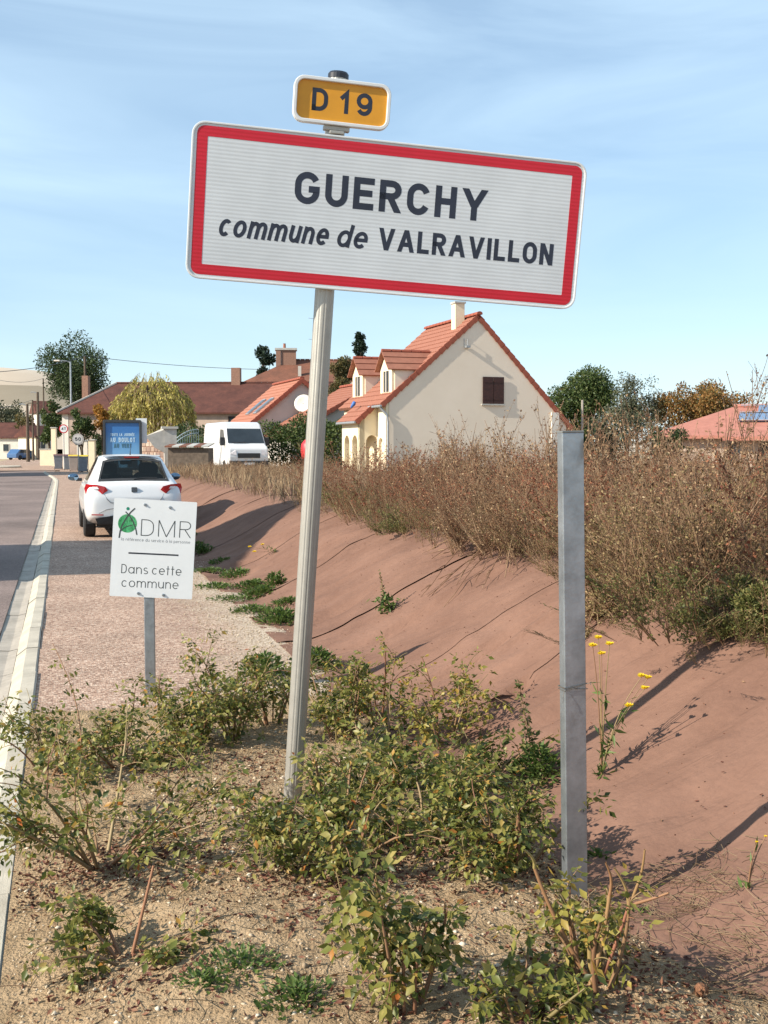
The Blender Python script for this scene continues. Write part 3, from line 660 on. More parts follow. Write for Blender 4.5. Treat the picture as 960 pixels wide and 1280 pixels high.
    MB().box(-.13, .13, .565, .60, 1.375, 1.395).build('stop_lamp', M['taillight'], c)
    MB().tube([hatch(0, .04, .02), hatch(.18, .10, .02), hatch(.40, .12, .02)], .010, 6).build('wiper', M['plastic'], c)
    MB().tube([(0, .95, 1.43), (0, .88, 1.50), (0, .80, 1.62)], [.012, .005, .003], 6).build('antenna', M['plastic'], c)
    # tail lamps
    def bodyx(z, y): return interp([(.3, .79), (.5, .84), (.66, .845), (.86, .815)], z)
    for s in (1, -1):
        def tl(poly, y, t, m, nm, par):
            mb = MB(); pts = []
            for (x, z) in poly: pts.append((s * x, y(x), z))
            k = len(pts); mb.add(pts + [(p[0] * .99, p[1] + t, p[2]) for p in pts], [tuple(range(k)), tuple(range(2 * k - 1, k - 1, -1))] + [(i, (i + 1) % k, (i + 1) % k + k, i + k) for i in range(k)])
            return mb.build(nm, m, par, bevel=.006)
        yf = lambda x: .025 + max(0, x - .5) ** 2 * 1.5
        o = tl([(.45, .83), (.53, .77), (.80, .765), (.825, .86), (.80, .925), (.62, .92), (.49, .885)], yf, .14, M['taillight'], 'tail_light', c)
        tl([(.60, .855), (.68, .85), (.695, .885), (.62, .885)], lambda x: yf(x) - .004, .02, M['clear'], 'lens', o)
        MB().add([(s * .52, -.004, .40), (s * .72, .018, .405), (s * .72, .018, .425), (s * .52, -.004, .42)], [(0, 1, 2, 3)]).build('reflector', M['taillight'], c)
        # door mirror
        mr_ = MB().lathe([(.001, -.06), (.06, -.055), (.088, -.02), (.09, .03), (.07, .055), (.001, .06)], 14, Matrix.Translation((s * .955, 2.45, 1.0)) @ Matrix.Rotation(math.pi / 2, 4, 'X') @ Matrix.Scale(1.15, 4, (1, 0, 0)) @ Matrix.Scale(.78, 4, (0, 1, 0)))
        m_ = mr_.build('door_mirror', M['bluechrome'], c, smooth_=True); MB().tube([(s * .80, 2.5, .95), (s * .90, 2.47, .95)], .03, 8).build('mirror_arm', M['plastic'], m_)
        for y in (.66, 3.12): wheel(c, s * .735, y, .30, .20)
        # seats
        for y in (.95, 1.95):
            se = MB().prism(rrect(.46, .62, .10, 4, s * .36, .78), 1, y, y + .14).prism(rrect(.27, .22, .08, 4, s * .36, 1.17), 1, y + .02, y + .12); se.build('seat', M['trim'], c, bevel=.03)
    MB().box(-.78, .78, .35, 3.0, .24, .30).box(-.66, .66, 2.75, 2.95, .3, .95).box(-.70, .70, .28, .75, .3, .78).build('interior', M['trim'], c)
    MB().box(-.11, .11, 2.05, 2.07, 1.24, 1.31).build('rear_view_mirror', M['plastic'], c, bevel=.01)
    # bumper valance, exhaust, badge, seams, letters, plate recess
    MB().add([(-.66, .004, .35), (-.34, -.028, .40), (.34, -.028, .40), (.66, .004, .35), (.62, .03, .25), (-.62, .03, .25)], [(0, 1, 2, 3, 4, 5)]).add([(-.62, .03, .25), (.62, .03, .25), (.62, .4, .22), (-.62, .4, .22)], [(0, 1, 2, 3)]).build('valance', M['plastic'], c)
    for s in (1, -1): MB().tube([(s * .60, -.016, .44), (s * .48, -.026, .50), (s * .30, -.030, .53)], .009, 5).build('bumper_crease', M['grey'], c)
    MB().prism(rrect(.10, .085, .015, 3, 0, .835), 1, .020, .05).build('badge', M['bluechrome'], c)
    ln = MB(); ln.tube([(-.50, .03, .76), (-.46, .006, .68), (-.40, -.008, .615), (.40, -.008, .615), (.46, .006, .68), (.50, .03, .76)], .005, 4); ln.build('tailgate_seam', M['plastic'], c)
    for k_, ch_ in enumerate('IBIZA'):
        lt = MB(); lettering(lt, ch_, -.15 + .055 * k_, -.15 + .055 * k_ + (.009 if ch_ == 'I' else .03), .635, .04, .22, -.012); lt.build('model_letter', M['plastic'], c)
    MB().box(-.26, .26, -.012, .02, .44, .55).build('number_plate', M['plate'], c)
    MB().box(.14, .44, -.014, .01, .632, .648).build('handle_strip', M['plastic'], c)
    MB().box(-.6, .6, .3, 3.6, .17, .24).build('underbody', M['plastic'], c)
    return c
car_white()

# ------------------------------------------------------------------ buildings
M['render'] = mat('beige_render', (.70, .60, .485), .9, col2=(.755, .655, .54), scale=.55, bump=.08, bscale=60)
M['cream'] = mat('cream_render', (.74, .64, .46), .9, var=.05, scale=2)
M['greyrender'] = mat('grey_render', (.50, .46, .41), .9, var=.06, scale=2)
M['oldwall'] = mat('old_plaster', (.40, .31, .25), .9, var=.2, scale=1.5)
M['whitewall'] = mat('white_wall', (.66, .62, .55), .9, var=.08, scale=2)
M['tile'] = mat('clay_tile', (.245, .098, .064), .8, col2=(.315, .13, .085), scale=3.5, bump=.1, bscale=30, detail=8)
M['tile2'] = mat('orange_tile', (.30, .122, .078), .8, col2=(.37, .155, .10), scale=3.5, detail=8)
M['tile3'] = oldtile_('pink_tile', (.34, .135, .10), (.41, .17, .125)) if False else mat('pink_tile', (.33, .135, .10), .85, col2=(.42, .175, .13), scale=3.0, detail=8)
M['verge'] = mat('verge_tile', (.27, .075, .045), .85, var=.2, scale=5)
M['brick'] = mat('brick', (.25, .14, .10), .9, var=.25, scale=12)
M['wood'] = mat('dark_wood', (.045, .016, .012), .55, var=.3, scale=10)
M['door'] = mat('brown_door', (.14, .07, .045), .6, var=.2, scale=6)
M['gutterz'] = mat('zinc', (.33, .34, .35), .5, .5, var=.15)
M['winglass'] = mat('window_glass', (.03, .04, .05), .08, var=.3, scale=1)
M['stone'] = mat('wall_stone', (.36, .31, .25), .95, var=.3, scale=3, bump=.6, bscale=14)
M['cement'] = mat('cement', (.40, .39, .36), .95, var=.15, scale=4, bump=.3, bscale=50)
def oldtile(name, c1, c2):
    m = mat(name, c1, .9, col2=c2, scale=1.1, detail=9); t = m.node_tree; b = t.nodes['Principled BSDF']
    c = t.nodes.new('ShaderNodeTexCoord'); br = t.nodes.new('ShaderNodeTexBrick'); br.inputs['Scale'].default_value = 3.2; br.inputs['Mortar Size'].default_value = .03
    br.inputs['Color1'].default_value = (1, 1, 1, 1); br.inputs['Color2'].default_value = (.72, .72, .72, 1); br.inputs['Mortar'].default_value = (.45, .42, .4, 1)
    t.links.new(c.outputs['Object'], br.inputs['Vector'])
    lk = b.inputs['Base Color'].links[0].from_socket; x = t.nodes.new('ShaderNodeMix'); x.data_type = 'RGBA'; x.blend_type = 'MULTIPLY'; x.inputs['Factor'].default_value = .8
    t.links.new(lk, x.inputs['A']); t.links.new(br.outputs['Color'], x.inputs['B']); t.links.new(x.outputs['Result'], b.inputs['Base Color'])
    return m
M['oldroof'] = oldtile('old_brown_tile', (.080, .028, .021), (.145, .052, .036))
M['midroof'] = oldtile('weathered_tile', (.16, .07, .045), (.25, .10, .06))

def roof_side(parent, name, e, r, y0, y1, m, pitch_len=.34, amp=.016, wave=.24, thick=.035, oh=.0):
    """courses of tiles from eave (x,z) e up to ridge (x,z) r; each course is its own piece under the roof slab"""
    e = Vector((e[0], 0, e[1])); r = Vector((r[0], 0, r[1])); ax_ = (r - e); Ls = ax_.length; ax_.normalize()
    nrm = Vector((-ax_.z, 0, ax_.x)); nrm = nrm if nrm.z > 0 else -nrm
    slab = MB(); a, b = e - nrm * .10, r - nrm * .10
    slab.prism([(a.x, a.z), (b.x, b.z), ((r - nrm * .004).x, (r - nrm * .004).z), ((e - nrm * .004).x, (e - nrm * .004).z)], 1, y0 + .02, y1 - .02)
    root = slab.build(name, m, parent)
    n = max(2, round(Ls / pitch_len)); step = Ls / n; nu = max(2, int((y1 - y0) / (wave / 4)))
    mb = MB()
    def fn(i, j):
        y = y0 + (y1 - y0) * i / nu; ph = (y % wave) / wave; wv = amp * (math.sin(2 * math.pi * ph))
        if j == 0: s, h = 0, .0
        elif j == 1: s, h = 0, thick + wv
        else: s, h = step * 1.05, .006 + wv * .6
        p = ax_ * s + nrm * h; return (p.x, y, p.z)
    mb.grid(fn, nu, 2); me = mb.mesh('tile_course'); me.materials.append(m)
    for k in range(n):
        p = e + ax_ * (step * k); link('tile_course', me, None, root, (p.x, 0, p.z))
    return root
def verge(parent, e, r, y, m, step=.34, w=.10):
    e = Vector((e[0], 0, e[1])); r = Vector((r[0], 0, r[1])); d = (r - e); Ls = d.length; n = max(2, round(Ls / step)); st = Ls / n; d.normalize()
    ang = math.atan2(d.z, d.x); flip = d.x < 0
    mb = MB(); mb.prism([(0, -.17), (st * 1.05, -.13), (st * 1.05, .045), (0, .075)] if not flip else [(0, .17), (st * 1.05, .13), (st * 1.05, -.045), (0, -.075)], 1, y - w * .6, y + w * .4)
    me = mb.mesh('verge_tile'); me.materials.append(m)
    for k in range(n):
        p = e + d * st * k; link('verge_tile', me, None, parent, (p.x, 0, p.z), (0, -ang, 0))
def ridge_tiles(parent, x, z, y0, y1, m, step=.40):
    n = max(2, round((y1 - y0) / step)); st = (y1 - y0) / n
    mb = MB(); prof = [(.13 * math.cos(math.radians(a)), .10 * math.sin(math.radians(a))) for a in range(-20, 201, 22)]
    mb.prism(prof, 1, 0, st * .93); me = mb.mesh('ridge_tile'); me.materials.append(m)
    for k in range(n): link('ridge_tile', me, None, parent, (x, y0 + st * k, z + .03))
def framed_window(parent, x0, x1, z0, z1, y, facing=-1, depth=.08, mf='whitewall', panes=2, axis='x', nm='window'):
    """window proud of a wall whose outward side is -y (axis x) or -x (axis y)"""
    def bx(mb, a0, a1, b0, b1, c0, c1):
        if axis == 'x': mb.box(a0, a1, b0, b1, c0, c1)
        else: mb.box(b0, b1, a0, a1, c0, c1)
    f = MB(); t = .06
    bx(f, x0, x0 + t, y - depth, y + .02, z0, z1); bx(f, x1 - t, x1, y - depth, y + .02, z0, z1); bx(f, x0 + t, x1 - t, y - depth, y + .02, z1 - t, z1); bx(f, x0 + t, x1 - t, y - depth, y + .02, z0, z0 + t)
    w = f.build(nm, M[mf], parent)
    k = MB()
    for i in range(panes):
        a = x0 + t + (x1 - x0 - 2 * t) * i / panes; b = x0 + t + (x1 - x0 - 2 * t) * (i + 1) / panes
        g = MB(); bx(g, a + .015, b - .015, y - depth * .45, y - depth * .25, z0 + t, z1 - t); g.build('pane', M['winglass'], w)
    return w
def arch_wall(mb, x0, x1, z0, z1, openings, y0, y1):
    """wall with arched openings: openings = [(xa, xb, spring, crown)]"""
    cur = x0
    for (a, b, sp_, cr_) in openings:
        mb.box(cur, a, y0, y1, z0, z1)
        pts = [(a, sp_)] + [(a + (b - a) * (1 - math.cos(math.pi * k / 8)) / 2, sp_ + (cr_ - sp_) * math.sin(math.pi * k / 8)) for k in range(1, 8)] + [(b, sp_)]
        for k in range(8):
            p, q_ = pts[k], pts[k + 1]; mb.prism([p, q_, (q_[0], z1), (p[0], z1)], 1, y0, y1)
        cur = b
    mb.box(cur, x1, y0, y1, z0, z1)

HYAW = math.radians(3)              # the houses stand almost square to the street
# ---- the big house behind the sign
D0 = 48.0; PK = at(598, 391, D0)
H = thing('dormer_house', 'beige gabled house with red tiled roof, two dormers and shuttered gable window', 'house', (PK.x, PK.y, 0), HYAW)
pz = PK.z - .10; xl, xr, ezl, ezr, LEN = -4.02, 4.22, 3.66, 2.74, 6.0; bz = .2
wl_ = MB().prism([(xl, bz), (xr, bz), (xr, ezr - .1), (0, pz - .12), (xl, ezl - .1)], 1, 0, LEN); wl_.build('wall', M['render'], H)
sl = (pz - ezl) / (0 - xl)
R_ = roof_side(H, 'roof', (xl - .35, ezl - .35 * sl), (0, pz), -.05, LEN + .18, M['tile'])
R_['label'] = 'sunny left slope of the tiled roof'
verge(R_, (xl - .35, ezl - .35 * sl), (0, pz), -.03, M['verge'], w=.05)
sr_ = (pz - ezr) / xr
R2 = roof_side(H, 'roof', (xr + .3, ezr - .3 * sr_), (0, pz), -.05, LEN + .18, M['tile'])
verge(R2, (xr + .3, ezr - .3 * sr_), (0, pz), -.03, M['verge'], w=.05)
ridge_tiles(R_, 0, pz + .02, -.16, LEN + .16, M['verge'])
MB().box(-.58, -.14, 1.15, 1.60, pz - 1.4, pz + .62).build('chimney', M['cream'], H, bevel=.01)
MB().box(-.62, -.10, 1.10, 1.65, pz + .62, pz + .70).build('chimney_cap', M['cement'], H)
def gp(px, py):                     # a pixel on the gable plane -> local x, z
    u, s = ray(px, py); o = Vector((0, 0, CAMZ)); d = Vector((u * cy_ + sy_, -u * sy_ + cy_, s))
    n = Vector((-math.sin(HYAW), math.cos(HYAW), 0)); t = (Vector((PK.x, PK.y, 0)) - Vector((0, 0, 0))).dot(n) / d.dot(n)
    p = d * t; return (p.x - PK.x) * math.cos(HYAW) + (p.y - PK.y) * math.sin(HYAW), CAMZ + p.z
a = gp(603, 471); b = gp(629, 505)
xm = (a[0] + b[0]) / 2
for (u0, u1) in ((a[0], xm - .01), (xm + .01, b[0])):
    s_ = MB().box(u0, u1, -.075, -.04, b[1], a[1]); sh_ = s_.build('shutter', M['wood'], H)
    for zz in (.18, .82): MB().box(u0 + .03, u1 - .03, -.09, -.0755, b[1] + (a[1] - b[1]) * zz - .04, b[1] + (a[1] - b[1]) * zz + .04).build('shutter_bar', M['wood'], sh_)
MB().box(a[0] - .05, b[0] + .05, -.10, -.002, b[1] - .07, b[1] - .005).build('window_sill', M['cement'], H)
for u0, u1 in ((a[0] + .02, a[0] + .06), (b[0] - .06, b[0] - .02)):
    MB().box(u0, u1, -.04, -.002, b[1] + .2, a[1] - .2).build('hinge', M['wood'], H)
a = gp(583, 432)
MB().tube([(a[0], -.0, a[1] + .25), (a[0], -.12, a[1] + .25), (a[0], -.12, a[1])], .02, 6).box(a[0] - .09, a[0] + .09, -.24, -.02, a[1] - .10, a[1] - .02).box(a[0] - .12, a[0] - .10, -.02, 0, a[1] - .1, a[1] + .3).build('wall_lamp', M['gutterz'], H)
# electricity box on the right of the gable
a = gp(694, 520); MB().box(a[0] - .2, a[0] + .15, -.08, -.002, 1.2, a[1] + .15).build('meter_box', M['whitewall'], H)
# gutter and downpipe at the near left corner
MB().box(xl - .46, xl - .34, -.1, 1.5, ezl - .35 * sl - .12, ezl - .35 * sl - .02).build('gutter', M['gutterz'], H, bevel=.03)
MB().tube([(xl - .38, .05, ezl - .42), (xl - .12, -.06, ezl - .75), (xl - .08, -.08, ezl - 1.0), (xl - .08, -.08, bz)], .05, 8).build('downpipe', M['gutterz'], H)
# left wall painted cream, arched openings
lw = MB(); arch_wall(lw, 0.02, LEN - .05, bz, ezl - .25, [(.42, .98, 1.75, 1.98)], 0, .12)
lwo = lw.build('front_wall', M['cream'], H); lwo.rotation_euler = (0, 0, math.pi / 2); lwo.location = (xl - .01, 0, 0)
MB().box(xl + .02, xl + .04, .42, .98, bz, 1.97).build('door', M['door'], H)
# porch
PY0, PX, PE = 1.15, xl - .92, 3.7; pe = ezl - 1.12 * sl
R3 = roof_side(H, 'roof', (xl - 1.12, pe), (xl - .37, ezl - .37 * sl), PY0 - .12, PE + .15, M['tile'])
R3['label'] = 'lower slope of the tiled roof over the porch'
verge(R3, (xl - 1.12, pe), (xl - .37, ezl - .37 * sl), PY0 - .12, M['verge'])
pw_ = MB(); arch_wall(pw_, PY0, PE, bz, pe + .1, [(PY0 + .30, PY0 + 1.05, 1.75, 2.1), (PY0 + 1.45, PY0 + 2.2, 1.75, 2.1)], 0, .22)
po = pw_.build('porch_wall', M['cream'], H); po.rotation_euler = (0, 0, math.pi / 2); po.location = (PX + .22, 0, 0)
ps = MB(); arch_wall(ps, PX, xl - .01, bz, pe + .02, [(PX + .28, PX + .82, 1.75, 2.1)], PY0, PY0 + .2)
ps.prism([(PX, pe + .02), (xl - .01, pe + .02), (xl - .01, ezl - .15)], 1, PY0, PY0 + .2); ps.build('porch_side', M['cream'], H)
MB().box(xl - 1.22, xl - 1.10, PY0 - .1, PE, pe - .10, pe - .0).build('gutter', M['gutterz'], H, bevel=.03)
MB().box(PX + .23, xl - .02, PE - .1, PE, bz, pe).build('porch_back', M['cream'], H)
MB().box(xl - .60, xl - .1, PE - .14, PE - .101, bz, 2.1).build('door', M['door'], H)
# dormers
for yd, zp in ((1.02, 5.62), (5.0, 5.62)):
    dw, fx = .74, xl + .22
    dz0 = ezl - .25
    ez = zp - .70; xb = (ez - pz) / sl; xpk = (zp - pz) / sl
    wv = MB(); wv.prism([(yd - dw, ez), (yd + dw, ez), (yd, zp - .06)], 0, fx, fx + .12)
    wv.box(fx, fx + .12, yd - dw, yd - .36, dz0, ez).box(fx, fx + .12, yd + .36, yd + dw, dz0, ez).box(fx, fx + .12, yd - .36, yd + .36, ez - .12, ez).box(fx, fx + .12, yd - .36, yd + .36, dz0, dz0 + .5)
    dm = wv.build('dormer', M['cream'], H)
    for s in (-1, 1):
        ck = MB().prism([(fx + .12, dz0 + .05), (xb + .1, ez), (fx + .12, ez)], 1, yd + s * dw - .05, yd + s * dw + .05); ck.build('cheek', M['render'], dm)
        e0 = Vector((0, yd + s * (dw + .14), ez - .12)); r0 = Vector((0, yd, zp + .02)); dv = r0 - e0; nn = Vector((0, -dv.z, dv.y)).normalized(); nn = nn if nn.z > 0 else -nn
        for k in range(3):
            p0 = e0 + dv * (k / 3); p1 = e0 + dv * ((k + 1.06) / 3)
            tb = MB(); A, B = p0 + nn * .055, p1 + nn * .02; x0, x1 = fx - .22, xb + .55 + k * .18
            tb.add([(x0, p0.y, p0.z), (x1, p0.y, p0.z), (x1, A.y, A.z), (x0, A.y, A.z), (x0, B.y, B.z), (x1, B.y, B.z), (x0, p1.y, p1.z), (x1, p1.y, p1.z)], [(0, 1, 2, 3), (3, 2, 5, 4), (0, 3, 4, 6), (1, 7, 5, 2), (0, 6, 7, 1)])
            tb.build('tile_course', M['tile'], dm)
    n = 5
    for k in range(n):
        x0 = fx - .2 + (xpk + .2 - fx) * k / n; MB().tube([(x0, yd, zp + .03), (x0 + (xpk + .2 - fx) / n * .92, yd, zp + .03)], .09, 8).build('ridge_tile', M['verge'], dm)
    MB().box(fx + .04, fx + .07, yd - .36, yd + .36, dz0 + .5, ez - .12).build('pane', M['winglass'], dm)
    MB().box(fx - .02, fx + .03, yd - .025, yd + .025, dz0 + .5, ez - .12).build('glazing_bar', M['whitewall'], dm)

def gable_house(name, label, px, py, d, xl, xr, dzl, dzr, LEN, mw, mr, group=None, chim=None):
    P = at(px, py, d); h = thing(name, label, 'house', (P.x, P.y, 0), HYAW, group); z = P.z
    MB().prism([(xl, -.2), (xr, -.2), (xr, z - dzr - .12), (0, z - .14), (xl, z - dzl - .12)], 1, 0, LEN).build('wall', M[mw], h)
    s = dzl / -xl; ra = roof_side(h, 'roof', (xl - .35, z - dzl - .35 * s), (0, z), -.16, LEN + .16, M[mr]); verge(ra, (xl - .35, z - dzl - .35 * s), (0, z), -.15, M['verge'])
    s2 = dzr / xr; rb_ = roof_side(h, 'roof', (xr + .35, z - dzr - .35 * s2), (0, z), -.16, LEN + .16, M[mr]); verge(rb_, (xr + .35, z - dzr - .35 * s2), (0, z), -.15, M['verge'])
    ridge_tiles(ra, 0, z + .02, -.15, LEN + .15, M['verge'])
    return h, z, ra, s
# ---- house with rooflights and a dish
h2, z2, ra2, s2 = gable_house('skylight_house', 'grey gabled house with orange roof, two rooflights and white satellite dish', 377, 474, 62, -3.3, 3.3, 2.75, 2.75, 6.4, 'greyrender', 'tile2')
for (k0, k1, y0, y1) in ((.30, .62, 1.0, 1.8), (.30, .62, 3.0, 3.8)):
    mb = MB(); nx_, nz_ = -math.sin(math.atan(s2)), math.cos(math.atan(s2))
    p = [(-3.3 * (1 - k0), z2 - 2.75 * (1 - k0)), (-3.3 * (1 - k1), z2 - 2.75 * (1 - k1))]
    pts = [(p[0][0] + nx_ * .03, p[0][1] + nz_ * .03), (p[1][0] + nx_ * .03, p[1][1] + nz_ * .03), (p[1][0] + nx_ * .11, p[1][1] + nz_ * .11), (p[0][0] + nx_ * .11, p[0][1] + nz_ * .11)]
    sk1 = mb.prism(pts, 1, y0, y1).build('rooflight', M['gutterz'], h2)
    q = [(a + nx_ * .012, b + nz_ * .012) for a, b in (pts[3], pts[2])]
    MB().add([(q[0][0] + .08, y0 + .08, q[0][1] + .08 * s2), (q[1][0] - .08, y0 + .08, q[1][1] - .08 * s2), (q[1][0] - .08, y1 - .08, q[1][1] - .08 * s2), (q[0][0] + .08, y1 - .08, q[0][1] + .08 * s2)], [(0, 1, 2, 3)]).build('pane', M['winglass'], sk1)
dp = Vector((-.05, -.55, z2 - 1.35))
dish = MB().lathe([(.001, -.10), (.2, -.085), (.38, -.04), (.50, .02), (.505, .035), (.37, -.02), (.001, -.08)], 24, Matrix.Translation(dp) @ Matrix.Rotation(math.radians(-28), 4, 'Z') @ Matrix.Rotation(math.radians(72), 4, 'X'))
do = dish.build('satellite_dish', M['whitewall'], h2, smooth_=True)
MB().tube([dp + Vector((0, .08, 0)), dp + Vector((.15, .3, -.3)), dp + Vector((.55, .56, -.72))], .03, 6).build('dish_arm', M['gutterz'], do)
MB().box(dp.x - .12, dp.x + .12, dp.y - .45, dp.y - .25, dp.z - .62, dp.z - .45).build('receiver', M['cement'], do)
# ---- neighbour between them
h3, z3, ra3, s3 = gable_house('neighbour_house', 'low house with plain orange roof just left of the dormer house', 474, 477, 57, -4.6, 4.0, 2.55, 2.4, 6.5, 'greyrender', 'tile')

def hip_house(name, label, P, rz, L_, D_, ze, zr, hipl, hipr, mw, mr, oh=.35, z0=-.3, rid=True):
    """eave rectangle L_ x D_ with the front left corner at P; ridge along x"""
    h = thing(name, label, 'house', (P.x, P.y, 0), rz)
    MB().box(0, L_, 0, D_, z0, ze).build('wall', M[mw], h)
    mb = MB(); a, b = hipl, L_ - hipr; y = D_ / 2
    v = [(-oh, -oh, ze - .05), (L_ + oh, -oh, ze - .05), (L_ + oh, D_ + oh, ze - .05), (-oh, D_ + oh, ze - .05), (a - (oh if hipl == 0 else 0), y, zr), (b + (oh if hipr == 0 else 0), y, zr)]
    v2 = [(x, yy, z - .12) for x, yy, z in v[:4]]
    mb.add(v + v2, [(0, 1, 5, 4), (2, 3, 4, 5), (1, 2, 5), (3, 0, 4), (0, 6, 7, 1), (1, 7, 8, 2), (2, 8, 9, 3), (3, 9, 6, 0), (9, 8, 7, 6)])
    r = mb.build('roof', M[mr], h)
    if rid:
        n = int((b - a) / .45)
        for k in range(n): MB().tube([(a + (b - a) * k / n, y, zr + .01), (a + (b - a) * (k + .92) / n, y, zr + .01)], .11, 6).build('ridge_tile', M[mr], r)
    return h, r
# ---- old long farmhouse
PL = at(78, 514, 86)
lh, lr = hip_house('farmhouse', 'long old farmhouse with dark brown tiled roof behind the willow', PL, -YAW - math.radians(3), 21, 8.5, 4.3, 6.72, 3.0, 0, 'oldwall', 'oldroof')
MB().tube([(-.35, -.35, 4.28), (3.0, 4.25, 6.74)], .10, 6).build('hip_tiles', mat('mortar_line', (.42, .38, .33), .9), lr)
MB().box(-.02, .45, -.03, .42, -.3, 4.2).build('corner_quoin', M['whitewall'], lh)
for x0 in (12.8, 17.0): framed_window(lh, x0, x0 + 1.0, 3.0, 3.95, 0, mf='wood')
MB().box(12.3, 13.0, 3.9, 4.6, 6.3, 7.9).build('chimney', M['brick'], lh)
MB().box(-.15, .35, 5.2, 5.8, 3.5, 7.4).build('chimney', M['brick'], lh)
# ---- brick chimney house
PC = at(306, 474, 104)
bh, br_ = hip_house('brick_chimney_house', 'old house with wide brick chimney and weathered hipped roof', PC, -YAW + math.radians(4), 11.5, 8, 7.6, 10.0, 4.2, 0, 'whitewall', 'midroof')
ck = MB().box(2.8, 3.25, 2.9, 4.2, 7.9, 10.85).box(3.28, 4.7, 3.0, 4.3, 7.9, 10.85); ck.build('chimney', M['brick'], bh)
MB().box(2.7, 4.8, 2.85, 4.4, 10.85, 11.05).build('chimney_cap', M['cement'], bh)
MB().lathe([(.14, 11.05), (.12, 11.5), (.15, 11.52)], 10, Matrix.Translation((3.6, 3.6, 0))).build('chimney_pot', M['tile'], bh)
MB().box(6.4, 6.9, 3.6, 4.4, 9.6, 11.1).build('chimney', M['brick'], bh)
MB().box(4.9, 5.2, .9, 1.2, 8.2, 9.2).build('vent_stack', M['greyrender'], bh)
MB().box(-.5, 12, -.52, -.36, 7.42, 7.60).build('gutter', M['whitewall'], bh)
for x0 in (3.2, 6.0): framed_window(bh, x0, x0 + 1, 5.9, 7.2, 0, mf='whitewall')
an_ = MB().tube([(6.6, 4, 9.8), (6.6, 4, 14.0)], .03, 5)
for zz in (11.9, 13.9): an_.tube([(5.9, 4, zz + .1), (7.3, 4, zz - .05)], .018, 4)
for k in range(6): an_.tube([(6.0 + .22 * k, 3.8, 13.98 - .02 * k), (6.0 + .22 * k, 4.2, 13.98 - .02 * k)], .012, 4)
an_.build('antenna', M['gutterz'], bh)
# ---- house with solar panels on the right
PR = at(824, 542, 44)
rh, rr = hip_house('solar_house', 'low house with salmon roof and blue solar panels on the right', PR, -YAW - math.radians(20), 13, 7.0, 2.08, 3.25, 2.6, 3.0, 'oldwall', 'tile3', oh=.45)
def onroof(u, v, lift):    # front slope: u along x, v 0..1 from eave to ridge
    z = 2.03 + (3.25 - 2.03) * v; y = -.45 + (3.5 + .45) * v; n = Vector((0, -1.22, 3.95)).normalized(); return Vector((u, y, z)) + n * lift
for row, (u0, nn) in enumerate(((2.9, 8), (3.6, 7))):
    for k in range(nn):
        a = u0 + k * 1.02; v0 = .42 + row * .27; v1 = v0 + .255
        mb = MB(); c4 = [onroof(a, v0, .05), onroof(a + 1.0, v0, .05), onroof(a + 1.0, v1, .05), onroof(a, v1, .05)]; t4 = [onroof(a, v0, .10), onroof(a + 1.0, v0, .10), onroof(a + 1.0, v1, .10), onroof(a, v1, .10)]
        mb.add(c4 + t4, [(0, 1, 5, 4), (1, 2, 6, 5), (2, 3, 7, 6), (3, 0, 4, 7), (4, 5, 6, 7)])
        if row == 0 and k == 0: M['solar'] = mat('solar_glass', (.13, .20, .32), .12, .0, var=.15, scale=1.5, spec=.9); M['frame'] = mat('solar_frame', (.6, .62, .65), .35, .8)
        pnl = mb.build('solar_panel', M['solar'], rh)
for v in (.415, .688, .945):
    A = onroof(2.9, v, .115); MB().tube([A, onroof(10.8, v, .115)], .025, 4).build('rail', M['frame'], rh)
framed_window(rh, 2.6, 3.8, .9, 1.75, 0, mf='wood'); framed_window(rh, 6.2, 7.4, .9, 1.75, 0, mf='wood')
# wing in front
PW = at(935, 530, 38)
wg, wr2 = hip_house('solar_house_wing', 'front wing with salmon roof beside the solar panels', at(925, 546, 35), -YAW - math.radians(20), 7, 4, 1.95, 2.55, 1.6, 1.6, 'oldwall', 'tile3', oh=.5)
framed_window(wg, .6, 1.5, .8, 1.7, 0, mf='wood')

# ---- far village on the left
def plain_house(name, label, P, rz, L_, D_, ze, zr, mw, mr, wins, group=None, door=None):
    h, r = hip_house(name, label, P, rz, L_, D_, ze, zr, 0, 0, mw, mr, rid=False)
    MB().prism([(-.001, ze - .2), (D_ + .001, ze - .2), (D_ / 2, zr - .12)], 0, .02, L_ - .02).build('gable', M[mw], h)
    for (a, b, c, d) in wins: framed_window(h, a, b, c, d, 0, mf='whitewall')
    if door: MB().box(door[0], door[1], -.06, .03, 0, 2.1).build('door', M['door'], h)
    if group: h['group'] = group
    return h
plain_house('barn', 'long low barn with brown roof at the far end of the street', at(-60, 577, 175), -YAW, 11.4, 8, 3.2, 5.6, 'whitewall', 'oldroof', [(2, 3, 1, 2.2), (8, 9, 1, 2.2)])
plain_house('village_house', 'far narrow house with grey roof behind the utility poles', at(45, 577, 150), -YAW + .9, 2.2, 4, 3.2, 4.6, 'cream', 'oldroof', [(.7, 1.5, 1.4, 2.6)])
plain_house('village_house', 'far chimneyed house half hidden by the dark green tree', at(48, 577, 190), -YAW + .5, 3, 5, 7.6, 9.6, 'whitewall', 'oldroof', [(.6, 1.4, 5.5, 6.8)])
